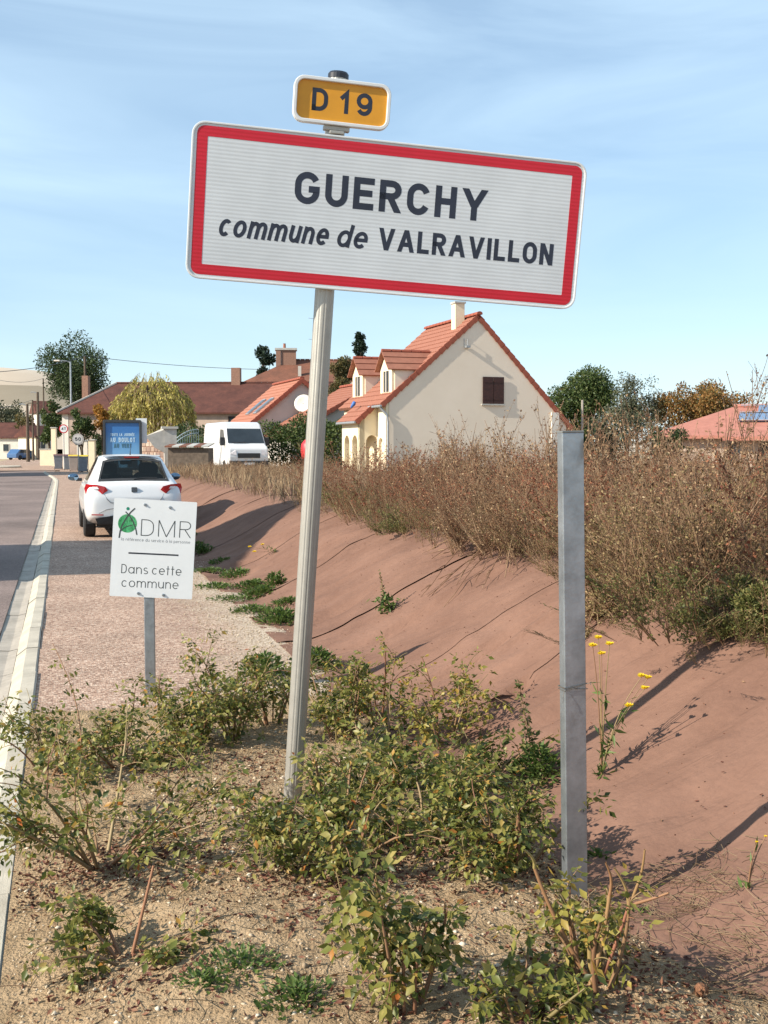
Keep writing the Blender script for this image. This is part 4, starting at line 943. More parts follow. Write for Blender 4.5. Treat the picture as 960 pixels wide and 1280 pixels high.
# ---- houses across the road, out of the picture, whose shadows cross it
hl = plain_house('roadside_house', 'narrow tall house across the road whose shadow falls on the pavement', Vector((-16.2, 12.9, 0)), 0, 8.0, 4.5, 6.1, 8.0, 'cream', 'midroof', [(1.5, 2.4, 1, 2.3), (5, 5.9, 1, 2.3), (1.5, 2.4, 3.8, 5), (5, 5.9, 3.8, 5)], door=(3.3, 4.2))
plain_house('roadside_house', 'distant house across the road whose shadow darkens the far road', Vector((-17, 66, 0)), 0, 8.5, 9, 5.0, 8.0, 'whitewall', 'oldroof', [(1.5, 2.4, 1, 2.3), (5, 5.9, 1, 2.3)], door=(3.3, 4.2))

# ------------------------------------------------------------------ foliage helpers
def unit(a): return a / np.maximum(np.linalg.norm(a, axis=-1, keepdims=True), 1e-9)
def leaf_geo(P, D, N, Ln, Wd, fold=.22):
    n = len(P); D = unit(D); S = unit(np.cross(D, N)); N2 = np.cross(S, D)
    Ln = np.broadcast_to(Ln, (n,))[:, None]; Wd = np.broadcast_to(Wd, (n,))[:, None]
    mid = P + D * Ln * .45 - N2 * Wd * fold
    V = np.stack([P, P + D * Ln * .42 + S * Wd * .5, P + D * Ln - N2 * Wd * fold * .8, P + D * Ln * .42 - S * Wd * .5, mid], 1).reshape(-1, 3)
    b = np.arange(n)[:, None, None] * 5; T = np.array([[0, 1, 4], [1, 2, 4], [2, 3, 4], [3, 0, 4]])[None]
    return V, (b + T).reshape(-1, 3)
def chip_geo(P, D, N, Ln, Wd):            # cheap two-triangle leaf
    n = len(P); D = unit(D); S = unit(np.cross(D, N)); Ln = np.broadcast_to(Ln, (n,))[:, None]; Wd = np.broadcast_to(Wd, (n,))[:, None]
    V = np.stack([P, P + D * Ln * .5 + S * Wd * .5, P + D * Ln, P + D * Ln * .5 - S * Wd * .5], 1).reshape(-1, 3)
    b = np.arange(n)[:, None, None] * 4; T = np.array([[0, 1, 2], [0, 2, 3]])[None]
    return V, (b + T).reshape(-1, 3)
def tube_geo(paths, radii, sides=4):
    """paths (n,k,3), radii (n,k)"""
    n, k, _ = paths.shape; d = np.gradient(paths, axis=1); d = unit(d)
    ref = np.where(np.abs(d[..., 2:3]) > .9, np.array([1., 0, 0]), np.array([0, 0, 1.])); a = unit(np.cross(d, ref)); b = np.cross(d, a)
    ang = np.arange(sides) * 2 * math.pi / sides
    V = paths[:, :, None] + radii[:, :, None, None] * (a[:, :, None] * np.cos(ang)[None, None, :, None] + b[:, :, None] * np.sin(ang)[None, None, :, None])
    base = (np.arange(n)[:, None, None] * k + np.arange(k - 1)[None, :, None]) * sides; s = np.arange(sides)[None, None]; s2 = (s + 1) % sides
    q = np.stack([base + s, base + s2, base + sides + s2, base + sides + s], -1).reshape(-1, 4)
    T = np.concatenate([q[:, [0, 1, 2]], q[:, [0, 2, 3]]])
    return V.reshape(-1, 3), T
def join(*gs):
    V = []; T = []; b = 0
    for v, t in gs: V.append(v); T.append(t + b); b += len(v)
    return np.concatenate(V), np.concatenate(T)
def rdir(r, n, up=0.0):
    v = r.normal(size=(n, 3)); v[:, 2] += up; return unit(v)

M['rose'] = leafmat('rose_leaf', [(.045, .065, .018), (.11, .135, .030), (.18, .19, .042), (.255, .24, .06), (.36, .30, .10), (.42, .24, .05), (.42, .12, .03)], .40, .42, [0, .25, .5, .75, .93, .98, 1])
M['rosey'] = leafmat('yellowing_rose_leaf', [(.08, .105, .024), (.16, .17, .038), (.25, .235, .055), (.36, .305, .07), (.40, .25, .05)], .40, .42)
M['cane'] = leafmat('rose_cane', [(.15, .125, .05), (.24, .18, .08), (.20, .09, .055), (.30, .24, .12)], 0, .6)
M['deadcane'] = leafmat('pruned_cane', [(.28, .22, .08), (.25, .10, .06), (.33, .25, .10)], 0, .6)
M['weedgreen'] = leafmat('green_weed', [(.04, .075, .018), (.085, .14, .03), (.15, .20, .05)], .35, .5)
M['greygreen'] = leafmat('grey_green_weed', [(.05, .07, .022), (.10, .125, .038), (.16, .175, .055), (.24, .22, .08), (.19, .12, .06)], .25, .6)
M['petal'] = leafmat('yellow_petal', [(.75, .52, .01), (.85, .62, .02)], .3, .5)
M['dry'] = leafmat('dry_seed', [(.085, .042, .024), (.165, .085, .046), (.25, .145, .078), (.37, .25, .14), (.52, .40, .25)], .22, .8, [0, .3, .6, .85, 1])
M['dry2'] = leafmat('dry_olive_seed', [(.075, .058, .022), (.15, .115, .045), (.235, .175, .075), (.38, .29, .15), (.24, .12, .065)], .22, .8)
M['straw'] = leafmat('dry_straw', [(.22, .15, .085), (.34, .25, .15), (.16, .085, .05)], .15, .8)
M['stem'] = leafmat('dry_stem', [(.13, .07, .042), (.22, .13, .075), (.32, .22, .13)], 0, .8)
M['litter'] = leafmat('dead_leaf', [(.07, .022, .016), (.13, .045, .028), (.20, .09, .05), (.26, .16, .09)], .1, .7)
M['stones'] = leafmat('stones', [(.26, .185, .115), (.37, .28, .185), (.46, .375, .27), (.58, .51, .40)], 0, .9)

def curve_paths(r, base, d0, length, k=7, sag=.25, wig=.05):
    """n curved shoots; base (n,3), d0 (n,3)"""
    n = len(base); t = np.linspace(0, 1, k)[None, :, None]; L_ = np.broadcast_to(length, (n,))[:, None, None]
    side = unit(r.normal(size=(n, 3)))[:, None, :]
    P = base[:, None] + d0[:, None] * t * L_ + np.array([0, 0, -1.])[None, None] * (t ** 2) * L_ * sag + side * np.sin(t * 3.0) * L_ * wig
    return P
def rose_geo(r, h, spread, ncane, dens=1.0, leaf=.027, bare=.3, sag=.35):
    az = r.uniform(0, 2 * math.pi, ncane); tl = r.uniform(.1, 1.0, ncane) * spread
    d = unit(np.stack([np.cos(az) * tl, np.sin(az) * tl, np.full(ncane, 1.0)], -1)); L_ = h * r.uniform(.75, 1.3, ncane)
    base = np.stack([np.cos(az) * .04, np.sin(az) * .04, np.zeros(ncane) - .02], -1)
    P = curve_paths(r, base, d, L_, 9, sag * r.uniform(.3, 1.1, ncane)[:, None, None]); rad = np.linspace(.0066, .0026, 9)[None] * r.uniform(.7, 1.3, ncane)[:, None]
    # side shoots
    ns = int(ncane * 5); ci = r.integers(0, ncane, ns); ti = r.uniform(bare, .95, ns) * 8; i0 = ti.astype(int).clip(0, 7); f = (ti - i0)[:, None]
    sb = P[ci, i0] * (1 - f) + P[ci, i0 + 1] * f; sd = unit(unit(P[ci, i0 + 1] - P[ci, i0]) * .8 + r.normal(size=(ns, 3)) * .55 + np.array([0, 0, .25]))
    SL = h * r.uniform(.18, .5, ns); S = curve_paths(r, sb, sd, SL, 9, .25)
    canes = join(tube_geo(P, rad, 5), tube_geo(S, np.linspace(.0024, .0012, 9)[None] * np.ones((ns, 1)), 4))
    allp = np.concatenate([P, S]); start = np.concatenate([np.full(ncane, bare), np.full(ns, .1)]); per = np.concatenate([np.full(ncane, 9), np.full(ns, 7)])
    nl = int(per.sum() * dens); pi = r.choice(len(allp), nl, p=per / per.sum()); tt = (start[pi] + (1 - start[pi]) * r.uniform(0, 1, nl)) * 7.98; i0 = tt.astype(int); f = (tt - i0)[:, None]
    A = allp[pi, i0] * (1 - f) + allp[pi, i0 + 1] * f; ax_ = unit(allp[pi, i0 + 1] - allp[pi, i0])
    rd = unit(r.normal(size=(nl, 3)) + ax_ * .35 + np.array([0, 0, .25])); rl = r.uniform(.045, .085, nl)
    dr = np.array([0, 0, -1.]); Ps, Ds, Ns = [], [], []
    up = unit(np.array([0, 0, 1.]) + r.normal(size=(nl, 3)) * .45); sdv = unit(np.cross(rd, up))
    for (s, side) in ((.45, 1), (.45, -1), (.78, 1), (.78, -1), (1.0, 0)):
        Ps.append(A + rd * (rl * s)[:, None] + dr * (rl * s * s * .25)[:, None]); Ds.append(unit(rd * (.55 if side else 1) + sdv * side + dr * r.uniform(.0, .8, nl)[:, None] + r.normal(size=(nl, 3)) * .2)); Ns.append(unit(up + r.normal(size=(nl, 3)) * .35))
    Ps = np.concatenate(Ps); Ds = np.concatenate(Ds); Ns = np.concatenate(Ns); ll = leaf * r.uniform(.5, 1.5, len(Ps))
    keep = r.uniform(size=len(Ps)) < .86
    lv = leaf_geo(Ps[keep], Ds[keep], Ns[keep], ll[keep], ll[keep] * .58)
    return canes, lv
def place(name, label, cat, pos, parts, rz=0, group=None, scale=1.0):
    o = thing(name, label, cat, pos, rz, group); o.scale = (scale,) * 3
    for nm, geo, m, stuff in parts:
        p = link(nm, mesh_np(nm, *geo), m, o)
        if stuff: p['kind'] = 'stuff'
    return o
def soil_at(px, py):
    p = ground(px, py, .1)
    for _ in range(3): p = ground(px, py, float(soil_f(np.array(p.x), np.array(p.y))))
    return p
def felt_at(px, py):
    p = ground(px, py, .3)
    for _ in range(12): p = ground(px, py, .5 * p.z + .5 * float(felt_z(np.array(p.x), np.array(p.y))))
    return p
roses = [ # px, py, h, spread, canes, density, leaf, bare, material, label
 (128, 1078, .62, 1.25, 14, 1.35, .026, .30, 'rose', 'wide rose bush beside the kerb at lower left'),
 (62, 965, .50, 1.1, 8, 1.2, .026, .2, 'rose', 'rose bush leaning over the kerb with one tall shoot'),
 (150, 955, .40, 1.2, 10, 1.4, .026, .2, 'rose', 'dense low rose bush between the kerb and the ADMR post'),
 (235, 935, .42, 1.1, 11, 1.5, .026, .2, 'rose', 'rose bush at the foot of the ADMR post'),
 (292, 922, .50, .9, 10, 1.4, .026, .2, 'rose', 'tall rose bush left of the sign post'),
 (340, 905, .42, .9, 8, 1.3, .026, .2, 'rose', 'rose bush right behind the sign post on the left'),
 (425, 925, .46, .9, 11, 1.5, .026, .15, 'rose', 'rose bush just right of the sign post'),
 (475, 900, .42, .8, 8, 1.0, .025, .3, 'rosey', 'twiggy yellowing rose bush at the foot of the felt bank'),
 (555, 935, .46, .9, 10, 1.4, .026, .2, 'rosey', 'yellow green rose bush below the torn felt pocket'),
 (432, 1038, .36, 1.1, 9, 1.2, .026, .15, 'rose', 'low rose bush close to the right of the sign post base'),
 (425, 1085, .40, 1.3, 12, 1.45, .026, .15, 'rose', 'sprawling rose bush with red litter beneath it'),
 (470, 1000, .40, 1.2, 12, 1.5, .026, .1, 'rose', 'rose bush in the middle of the large clump'),
 (535, 1050, .40, 1.2, 13, 1.5, .026, .1, 'rose', 'dense rose bush on the right of the clump'),
 (590, 1000, .40, 1.1, 12, 1.4, .026, .1, 'rose', 'rose bush on the bank side of the clump'),
 (640, 1085, .36, 1.1, 11, 1.4, .026, .1, 'rose', 'low rose bush just left of the bare steel post'),
 (505, 1255, .33, .5, 8, .95, .031, .2, 'rose', 'nearest rose bush at the bottom edge with large leaves'),
 (655, 1268, .15, 1.3, 6, .9, .028, .1, 'rose', 'tiny rose seedling at the bottom edge right of centre'),
]
for i, (px, py, h, spr, nc, de, lf, ba, mm, lab) in enumerate(roses):
    r = np.random.default_rng(100 + i); p = soil_at(px, py); c, l = rose_geo(r, h, spr, nc, de * .58, lf, ba)
    place('rose_bush', lab, 'rose bush', p, [('canes', c, M['cane'], False), ('foliage', l, M[mm], True)], 0, 'rose bushes in the planting bed')
# one long shoot on the kerb-side bush
r = np.random.default_rng(500); p = soil_at(100, 985)
P = np.linspace(0, 1, 9)[None, :, None] * np.array([at(64, 805, 5.6) - p])[:, None] + p; P = np.asarray(P, float); P[0, :, 0] += .06 * np.sin(np.linspace(0, 3, 9)); P -= np.array(p)
nl = 46; tt = r.uniform(.45, 1, nl) * 7.98; i0 = tt.astype(int); A = P[0, i0]
place('rose_shoot', 'single tall rose shoot rising above the kerb-side bushes', 'rose bush', p, [('cane', tube_geo(P, np.linspace(.005, .002, 9)[None], 5), M['cane'], False),
      ('foliage', leaf_geo(A + r.normal(size=(nl, 3)) * .03, unit(r.normal(size=(nl, 3)) + np.array([0, 0, -.6])), unit(np.array([0, 0, 1.]) + r.normal(size=(nl, 3)) * .4), r.uniform(.022, .04, nl), .018), M['rose'], True)], 0, 'rose bushes in the planting bed')
# pruned shrub with thick canes
p = soil_at(742, 1228); r = np.random.default_rng(77)
ends = [(668, 1085), (786, 1132), (762, 1120), (735, 1150)]; forks = [((786, 1132), (806, 1062)), ((786, 1132), (768, 1085)), ((786, 1132), (836, 1116)), ((668, 1085), (655, 1062)), ((762, 1120), (757, 1078))]
cp = []; rd_ = []
for (ex, ey) in ends:
    e = at(ex, ey, math.hypot(p.x, p.y) * .985); b0 = np.array(p) - np.array(p) + r.normal(size=3) * .012; b0[2] = -.02
    e = np.array(e - p); m_ = e * .5 + np.array([e[0] * .12, 0, -.02]); t = np.linspace(0, 1, 9)[:, None]
    cp.append((1 - t) ** 2 * b0 + 2 * t * (1 - t) * m_ + t * t * e); rd_.append(np.linspace(.0085, .0055, 9) * r.uniform(.7, 1.1))
for (f0, f1) in forks:
    dd = math.hypot(p.x, p.y) * .985; e0 = np.array(at(*f0, dd) - p); e1 = np.array(at(*f1, dd * .99) - p); t = np.linspace(0, 1, 9)[:, None]; cp.append(e0 + (e1 - e0) * t + np.sin(t * 3.14) * np.array([.01, .0, .0])); rd_.append(np.linspace(.005, .0026, 9))
cp = np.array(cp); c2, l2 = rose_geo(r, .26, 1.0, 8, .45, .026, .3)
place('pruned_rose', 'pruned rose with thick bare yellowish canes in front of the steel post', 'rose bush', p, [('canes', tube_geo(cp, np.array(rd_), 7), M['deadcane'], False), ('twigs', c2, M['cane'], True), ('foliage', l2, M['rosey'], True)])
# stalk with a few leaves, lower left
p = soil_at(165, 1195); r = np.random.default_rng(78); e = np.array(at(192, 1082, math.hypot(p.x, p.y) * .99) - p)
st_ = np.linspace(0, 1, 9)[None, :, None] * e[None, None]; c2, l2 = rose_geo(r, .2, 1.6, 7, .55, .027, .3)
place('bare_stalk', 'small sparse rose with one upright reddish stalk in the near soil', 'rose bush', p, [('stalk', tube_geo(st_, np.linspace(.006, .004, 9)[None], 6), M['deadcane'], False), ('twigs', c2, M['cane'], True), ('foliage', l2, M['rose'], True)])

# ------------------------------------------------------------------ dry weeds on the bank
def weed_geo(r, h, nb=12, bits=160, bit=.018, spread=.55, stemr=.004, k=6):
    """upright dried plant: central stems, rising branches, small seed and leaf scraps"""
    ns = 3; az = r.uniform(0, 6.28, ns); d = unit(np.stack([np.cos(az) * .22, np.sin(az) * .22, np.ones(ns)], -1)); L_ = h * r.uniform(.8, 1.05, ns)
    S = curve_paths(r, np.zeros((ns, 3)), d, L_, k, .06, .04)
    ci = r.integers(0, ns, nb); ti = r.uniform(.03, .85, nb) * (k - 1); i0 = ti.astype(int).clip(0, k - 2); f = (ti - i0)[:, None]
    B0 = S[ci, i0] * (1 - f) + S[ci, i0 + 1] * f; a2 = r.uniform(0, 6.28, nb)
    bd = unit(np.stack([np.cos(a2) * spread, np.sin(a2) * spread, r.uniform(.4, 1.0, nb)], -1)); BL = h * r.uniform(.2, .5, nb) * (1.1 - ti / k * .5)
    B = curve_paths(r, B0, bd, BL, k, -.05, .06)
    nt = nb * 2; ci = r.integers(0, nb, nt); ti = r.uniform(.25, .9, nt) * (k - 1); i0 = ti.astype(int).clip(0, k - 2)
    T0 = B[ci, i0]; td = unit(unit(B[ci, i0 + 1] - B[ci, i0]) + r.normal(size=(nt, 3)) * .5 + np.array([0, 0, .2])); Tw = curve_paths(r, T0, td, h * r.uniform(.06, .18, nt), k, 0, .05)
    allp = np.concatenate([S, B, Tw]); wgt = np.concatenate([np.full(ns, 2.), np.full(nb, 2.2), np.full(nt, 1.3)]); pi = r.choice(len(allp), bits, p=wgt / wgt.sum())
    tt = (.04 + .96 * r.uniform(0, 1, bits) ** .8) * (k - 1.02); i0 = tt.astype(int); f = (tt - i0)[:, None]; A = allp[pi, i0] * (1 - f) + allp[pi, i0 + 1] * f
    ll = bit * r.uniform(.5, 1.5, bits)
    lv = chip_geo(A + r.normal(size=(bits, 3)) * bit * .25, unit(r.normal(size=(bits, 3)) + np.array([0, 0, .5])), r.normal(size=(bits, 3)), ll, ll * r.uniform(.4, .75, bits))
    st = join(tube_geo(S, np.linspace(stemr, stemr * .4, k)[None] * np.ones((ns, 1)), 3), tube_geo(B, np.linspace(stemr * .5, stemr * .2, k)[None] * np.ones((nb, 1)), 3), tube_geo(Tw, np.full((nt, k), stemr * .2), 3))
    return st, lv
def scatter(protos, pos, rz, sc_, tilt=None):
    V = []; T = []; b = 0
    for i, (p, a, s) in enumerate(zip(pos, rz, sc_)):
        v, t = protos[i % len(protos)]; c, n = math.cos(a), math.sin(a)
        w = np.stack([v[:, 0] * c - v[:, 1] * n, v[:, 0] * n + v[:, 1] * c, v[:, 2]], -1) * s
        if tilt is not None: w[:, 0] += w[:, 2] * tilt[i, 0]; w[:, 1] += w[:, 2] * tilt[i, 1]
        V.append(w + p); T.append(t + b); b += len(v)
    return np.concatenate(V), np.concatenate(T)
r = np.random.default_rng(31)
near_p = [weed_geo(np.random.default_rng(200 + i), 1.0, 16, 420, .017, .6, .0042) for i in range(5)]
far_p = [weed_geo(np.random.default_rng(220 + i), 1.0, 9, 170, .036, .6, .007, 4) for i in range(5)]
def crest_x(Y): return 3.44 + .25 * fbm(Y * .45, Y * 0 + 9.1, 8, 3) + .10 * fbm(Y * .35, Y * 0 + 3.3, 5, 2)
def weed_h(X, Y): return np.interp(Y, [0, 4, 7, 12, 16, 22, 30, 45], [.75, .85, .88, .78, .60, .46, .42, .40]) * (.8 + .6 * (vnoise(X * .8, Y * .5, 3)))
for nm, protos, n, y0, y1, dx, mlv in (('dry_weeds', near_p, 620, 1.5, 15, 4.2, 'dry'), ('dry_weeds', far_p, 800, 14, 46, 5.5, 'dry'), ('dry_weeds', near_p, 150, 2, 15, 2.6, 'dry2')):
    Y = y0 + (y1 - y0) * r.uniform(0, 1, n) ** 1.1; X = crest_x(Y) - .12 + dx * r.uniform(0, 1, n) ** 1.5 + r.normal(size=n) * .05
    Z = np.where(X < 3.75, felt_z(X, Y), plateau_z(X, Y)) - .02; hh = weed_h(X, Y) * r.uniform(.6, 1.15, n)
    edge = smooth(0, .8, X - crest_x(Y)); hh *= .55 + .45 * edge
    pos = np.stack([X, Y, Z], -1); rz = r.uniform(0, 6.28, n); til = r.normal(size=(n, 2)) * .15; til[:, 0] -= .25 * (1 - edge)
    root = thing(nm, {0: 'brown dried weeds covering the top of the bank', 1: 'distant strip of straw brown weeds along the bank top', 2: 'olive dried weeds mixed into the brown ones'}[0 if (protos is near_p and mlv == 'dry') else (1 if protos is far_p else 2)], 'weeds'); root['kind'] = 'stuff'
    a = link('stems', mesh_np('stems', *scatter([p[0] for p in protos], pos, rz, hh, til)), M['stem'], root); a['kind'] = 'stuff'
    b = link('seed_heads', mesh_np('seed_heads', *scatter([p[1] for p in protos], pos, rz, hh, til)), M[mlv], root); b['kind'] = 'stuff'
# pale straw grass between the far weeds
n = 5000; Y = r.uniform(12, 48, n); X = crest_x(Y) - .2 + 3.5 * r.uniform(0, 1, n) ** 1.4; Z = np.where(X < 3.75, felt_z(X, Y), plateau_z(X, Y)); 
o = link('dry_grass', mesh_np('dry_grass', *chip_geo(np.stack([X, Y, Z], -1), unit(r.normal(size=(n, 3)) * .35 + np.array([0, 0, 1.])), r.normal(size=(n, 3)), r.uniform(.2, .5, n), r.uniform(.006, .02, n))), M['straw'])
tag(o, 'pale dry grass along the top of the bank', 'grass', kind='stuff')

# single bushes that stand out on the bank
def dry_bush(px, py, h, w, label, nst, mlv, seed, bit=.017, bits=330, base=None, tilt=(0, 0)):
    r = np.random.default_rng(seed); p = base or felt_at(px, py)
    pr = [weed_geo(np.random.default_rng(seed + 1 + i), 1.0, 16, bits, bit / h, .7, .0042 / h * .9) for i in range(3)]
    pos = np.stack([r.normal(size=nst) * w * .28, r.normal(size=nst) * w * .28, np.zeros(nst)], -1); rz = r.uniform(0, 6.28, nst); hh = h * r.uniform(.6, 1.1, nst)
    sml = r.uniform(size=nst) < .4; hh = np.where(sml, hh * .45, hh); til = pos[:, :2] / max(w, .01) * np.where(sml, 2.4, 1.0)[:, None] + np.array(tilt) + r.normal(size=(nst, 2)) * .18
    return place('dry_bush', label, 'bush', p, [('stems', scatter([q[0] for q in pr], pos, rz, hh, til), M['stem'], True), ('foliage', scatter([q[1] for q in pr], pos, rz, hh, til), M[mlv], True)], 0, 'bushes on the felt bank')
dry_bush(915, 800, .42, .85, 'rounded grey green bush low on the bank at the right edge', 46, 'greygreen', 301, .014, 420, tilt=(-.25, -.2))
dry_bush(850, 762, .80, .8, 'big tangled brown bush above the rounded green one', 44, 'dry2', 305, .016)
dry_bush(780, 735, .62, .6, 'brown bush right behind the top of the steel post', 36, 'dry2', 309, .016, tilt=(-.3, -.1))
dry_bush(650, 695, .75, .6, 'reddish brown bush on the bank top left of the steel post', 36, 'dry', 313, .017)
dry_bush(590, 690, .48, .45, 'small brown bush above the sprawling dead stalks', 16, 'dry', 317, .015)
dry_bush(500, 668, .30, .45, 'low olive bush hanging over the felt edge in the middle', 16, 'greygreen', 321, .016, tilt=(-.3, 0))
dry_bush(520, 655, .50, .45, 'brown bush behind the low olive one', 14, 'dry2', 325, .017)
dry_bush(440, 642, .42, .45, 'small green grey bush on the bank just right of the sign post', 14, 'greygreen', 329, .02)
dry_bush(930, 760, .9, .6, 'tall brown weed at the far right edge', 16, 'dry', 333, .017)
# tall bare weed stalks with reddish seed
for (px, py, top, lab) in ((655, 690, 500, 'tall thin weed stalk in front of the beige gable'), (700, 700, 520, 'tall weed stalk beside the steel post top'), (860, 740, 475, 'tall branching weed stalk in front of the salmon roof'), (955, 720, 420, 'tallest reddish weed stalk at the right edge'), (900, 730, 505, 'tall weed stalk in front of the solar panels'), (610, 690, 520, 'tall weed stalk left of the gable shutter'), (575, 685, 540, 'thin weed stalk left of the small brown bush')):
    b = felt_at(px, py); d = b.x * sy_ + b.y * cy_; d += .5; hgt_ = at(px, top, d).z - b.z; b2 = at(px, py, d); b2.z = float(plateau_z(np.array(b2.x), np.array(b2.y)))
    rr_ = np.random.default_rng(px); st, lv = weed_geo(rr_, at(px, top, d).z - b2.z, 12, 320, .018, .35, .006)
    place('tall_weed', lab, 'weed', b2, [('stems', st, M['stem'], True), ('seed_heads', lv, M['dry'], True)], 0, 'tall weed stalks')
# dead stalks sprawling down the felt
p = felt_at(655, 690); r = np.random.default_rng(44); nn = 15; e = np.array([np.array(felt_at(x, y) - p) for x, y in zip(r.uniform(520, 640, nn), r.uniform(692, 748, nn))])
t = np.linspace(0, 1, 8)[None, :, None]; CP = e[:, None] * t + np.array([0, 0, 1.])[None, None] * (.24 * np.sin(t * 2.95)) * r.uniform(.5, 1.2, nn)[:, None, None]
nb = 150; ci = r.integers(0, nn, nb); ii = r.integers(2, 8, nb); TB = curve_paths(r, CP[ci, ii], unit(e[ci] + r.normal(size=(nb, 3)) * .25 * np.linalg.norm(e[ci], axis=1)[:, None]), r.uniform(.05, .16, nb), 5, .2)
place('dead_stalks', 'dead reddish stalks sprawling down the felt below the brown bushes', 'weed', p, [('stems', join(tube_geo(CP, np.linspace(.007, .003, 8)[None] * np.ones((nn, 1)), 4), tube_geo(TB, np.full((nb, 5), .0024), 3)), M['stem'], True)])

# ------------------------------------------------------------------ green weeds
def tuft_geo(r, h, w, n, leaf, asp=.35):
    az = r.uniform(0, 6.28, n); rad = r.uniform(0, w / 2, n); P = np.stack([np.cos(az) * rad * .7, np.sin(az) * rad * .7, np.zeros(n)], -1); P[:, 2] = h * r.uniform(0, .75, n) * (1 - (rad / w * 1.6) ** 2).clip(.1, 1)
    D = unit(np.stack([np.cos(az) * .8, np.sin(az) * .8, r.uniform(.0, 1.0, n)], -1) + r.normal(size=(n, 3)) * .3); ll = leaf * r.uniform(.6, 1.3, n)
    return leaf_geo(P, D, unit(np.array([0, 0, 1.]) + r.normal(size=(n, 3)) * .5), ll, ll * asp)
tufts = [(250, 692, .18, .5, 90, .10, 'bright green weed tuft at the toe of the bank beside the ADMR panel'), (300, 722, .10, .6, 130, .08, 'flat green weed patch on the pavement edge below the shadow'), (330, 745, .10, .6, 140, .08, 'flat green weed patch in the pavement gravel left of the sign post'),
         (352, 778, .12, .55, 130, .08, 'green weed patch close to the sign post'), (315, 765, .06, .5, 80, .07, 'thin green weed patch in the gravel'), (270, 735, .05, .5, 60, .07, 'sparse green weeds in the gravel behind the ADMR panel'), (345, 733, .16, .25, 60, .09, 'small leafy weed growing at the felt toe'),
         (330, 845, .16, .4, 120, .07, 'dark green weed behind the rose bushes'), (395, 835, .14, .4, 100, .07, 'dark green weed just right of the sign post'), (675, 975, .16, .3, 110, .06, 'dark green weed at the toe of the bank left of the steel post'),
         (750, 1085, .08, .2, 150, .03, 'small green weed right of the steel post base'), (300, 1212, .05, .34, 330, .020, 'creeping green weed in the near soil'), (372, 1252, .05, .3, 300, .022, 'creeping green weed at the bottom left of the nearest rose'), (845, 1175, .05, .16, 120, .022, 'small dark green weed at the felt edge lower right'), (800, 1150, .05, .18, 130, .02, 'grey green weed at the felt edge right of the pruned rose'), (250, 1230, .03, .2, 120, .02, 'tiny leafy weed left of the creeping one')]
tufts += [(238, 675, .14, .5, 90, .09, 'green weed tuft half hidden by the ADMR panel'), (285, 705, .08, .6, 150, .07, 'bright green weed strip just below the shadow edge'), (318, 735, .09, .5, 140, .07, 'green weed strip along the middle of the path edge'), (360, 760, .10, .45, 130, .07, 'green weed strip touching the sign post on its left'), (290, 750, .04, .6, 80, .05, 'thin grass tuft in the pale gravel'), (262, 715, .05, .5, 80, .06, 'thin grass tuft nearest the ADMR panel')]
for i, (px, py, h, w, n, lf, lab) in enumerate(tufts):
    r = np.random.default_rng(600 + i); p = felt_at(px, py) if (i in (0, 6, 9)) else (ground(px, py, .0) if py < 850 else soil_at(px, py))
    big = lf > .045
    place('green_weed', lab, 'weed', p, [('foliage', tuft_geo(r, h * (1.25 if big else 1), w * (1.2 if big else 1), n * 5 if big else n, lf * .58 if big else lf, .45 if big else .5), M['weedgreen'], True)], 0, 'green weeds at the foot of the bank')
# leafy weed growing out of a felt seam
p = felt_at(482, 765); r = np.random.default_rng(91); n = 130
P0 = np.stack([r.normal(size=n) * .045, r.normal(size=n) * .045, r.uniform(.0, .12, n)], -1); st = np.stack([np.zeros(60) - .05 * np.linspace(0, 1, 60), np.zeros(60), np.linspace(.05, .34, 60)], -1)
A = np.concatenate([P0, st]); ll = np.concatenate([r.uniform(.03, .06, n), np.linspace(.04, .015, 60)])
place('seam_weed', 'leafy green weed growing from a seam in the felt', 'weed', p, [('stem', tube_geo(st[None, ::10], np.full((1, 6), .003), 5), M['cane'], False), ('foliage', leaf_geo(A, unit(r.normal(size=(len(A), 3)) + np.array([0, 0, .3])), unit(r.normal(size=(len(A), 3)) * .5 + np.array([0, 0, 1.])), ll, ll * .5), M['weedgreen'], True)])
# yellow flowered weeds
def flower(px, py, tips, label, seed, fs=.022, leaves=110):
    r = np.random.default_rng(seed); p = felt_at(px, py); d = p.x * sy_ + p.y * cy_
    paths = []; fl = []
    for (x, y) in tips:
        e = np.array(at(x, y, d * (1 + r.normal() * .01)) - p); t = np.linspace(0, 1, 8)[:, None]; m_ = np.array([e[0] * .25, e[1] * .25, e[2] * .6]); paths.append(2 * t * (1 - t) * m_ + t * t * e); fl.append(e)
    paths = np.array(paths); pc = r.integers(0, len(tips), leaves); ii = (r.uniform(0, 1, leaves) ** 1.6 * 6).astype(int); A = paths[pc, ii] + r.normal(size=(leaves, 3)) * .008
    ll = r.uniform(.03, .075, leaves)
    o = place('yellow_flower', label, 'flower', p, [('stems', tube_geo(paths, np.linspace(.0032, .0014, 8)[None] * np.ones((len(tips), 1)), 5), M['cane'], False), ('foliage', leaf_geo(A, unit(r.normal(size=(leaves, 3)) + np.array([0, 0, .25])), unit(r.normal(size=(leaves, 3)) * .5 + np.array([0, 0, 1.])), ll, ll * .22), M['weedgreen'], True)])
    for e in fl:
        n = 16; a = np.arange(n) * 6.283 / n; D = np.stack([np.cos(a), np.sin(a) * .7, .35 + .5 * np.abs(np.sin(a))], -1); nr = unit(np.array([-.3, -.5, 1.]))
        ln_ = link('flower_head', mesh_np('flower_head', *leaf_geo(np.tile(e, (n, 1)), unit(D), np.tile(nr, (n, 1)), fs * r.uniform(.8, 1.1, n), fs * .5)), M['petal'], o)
    return o
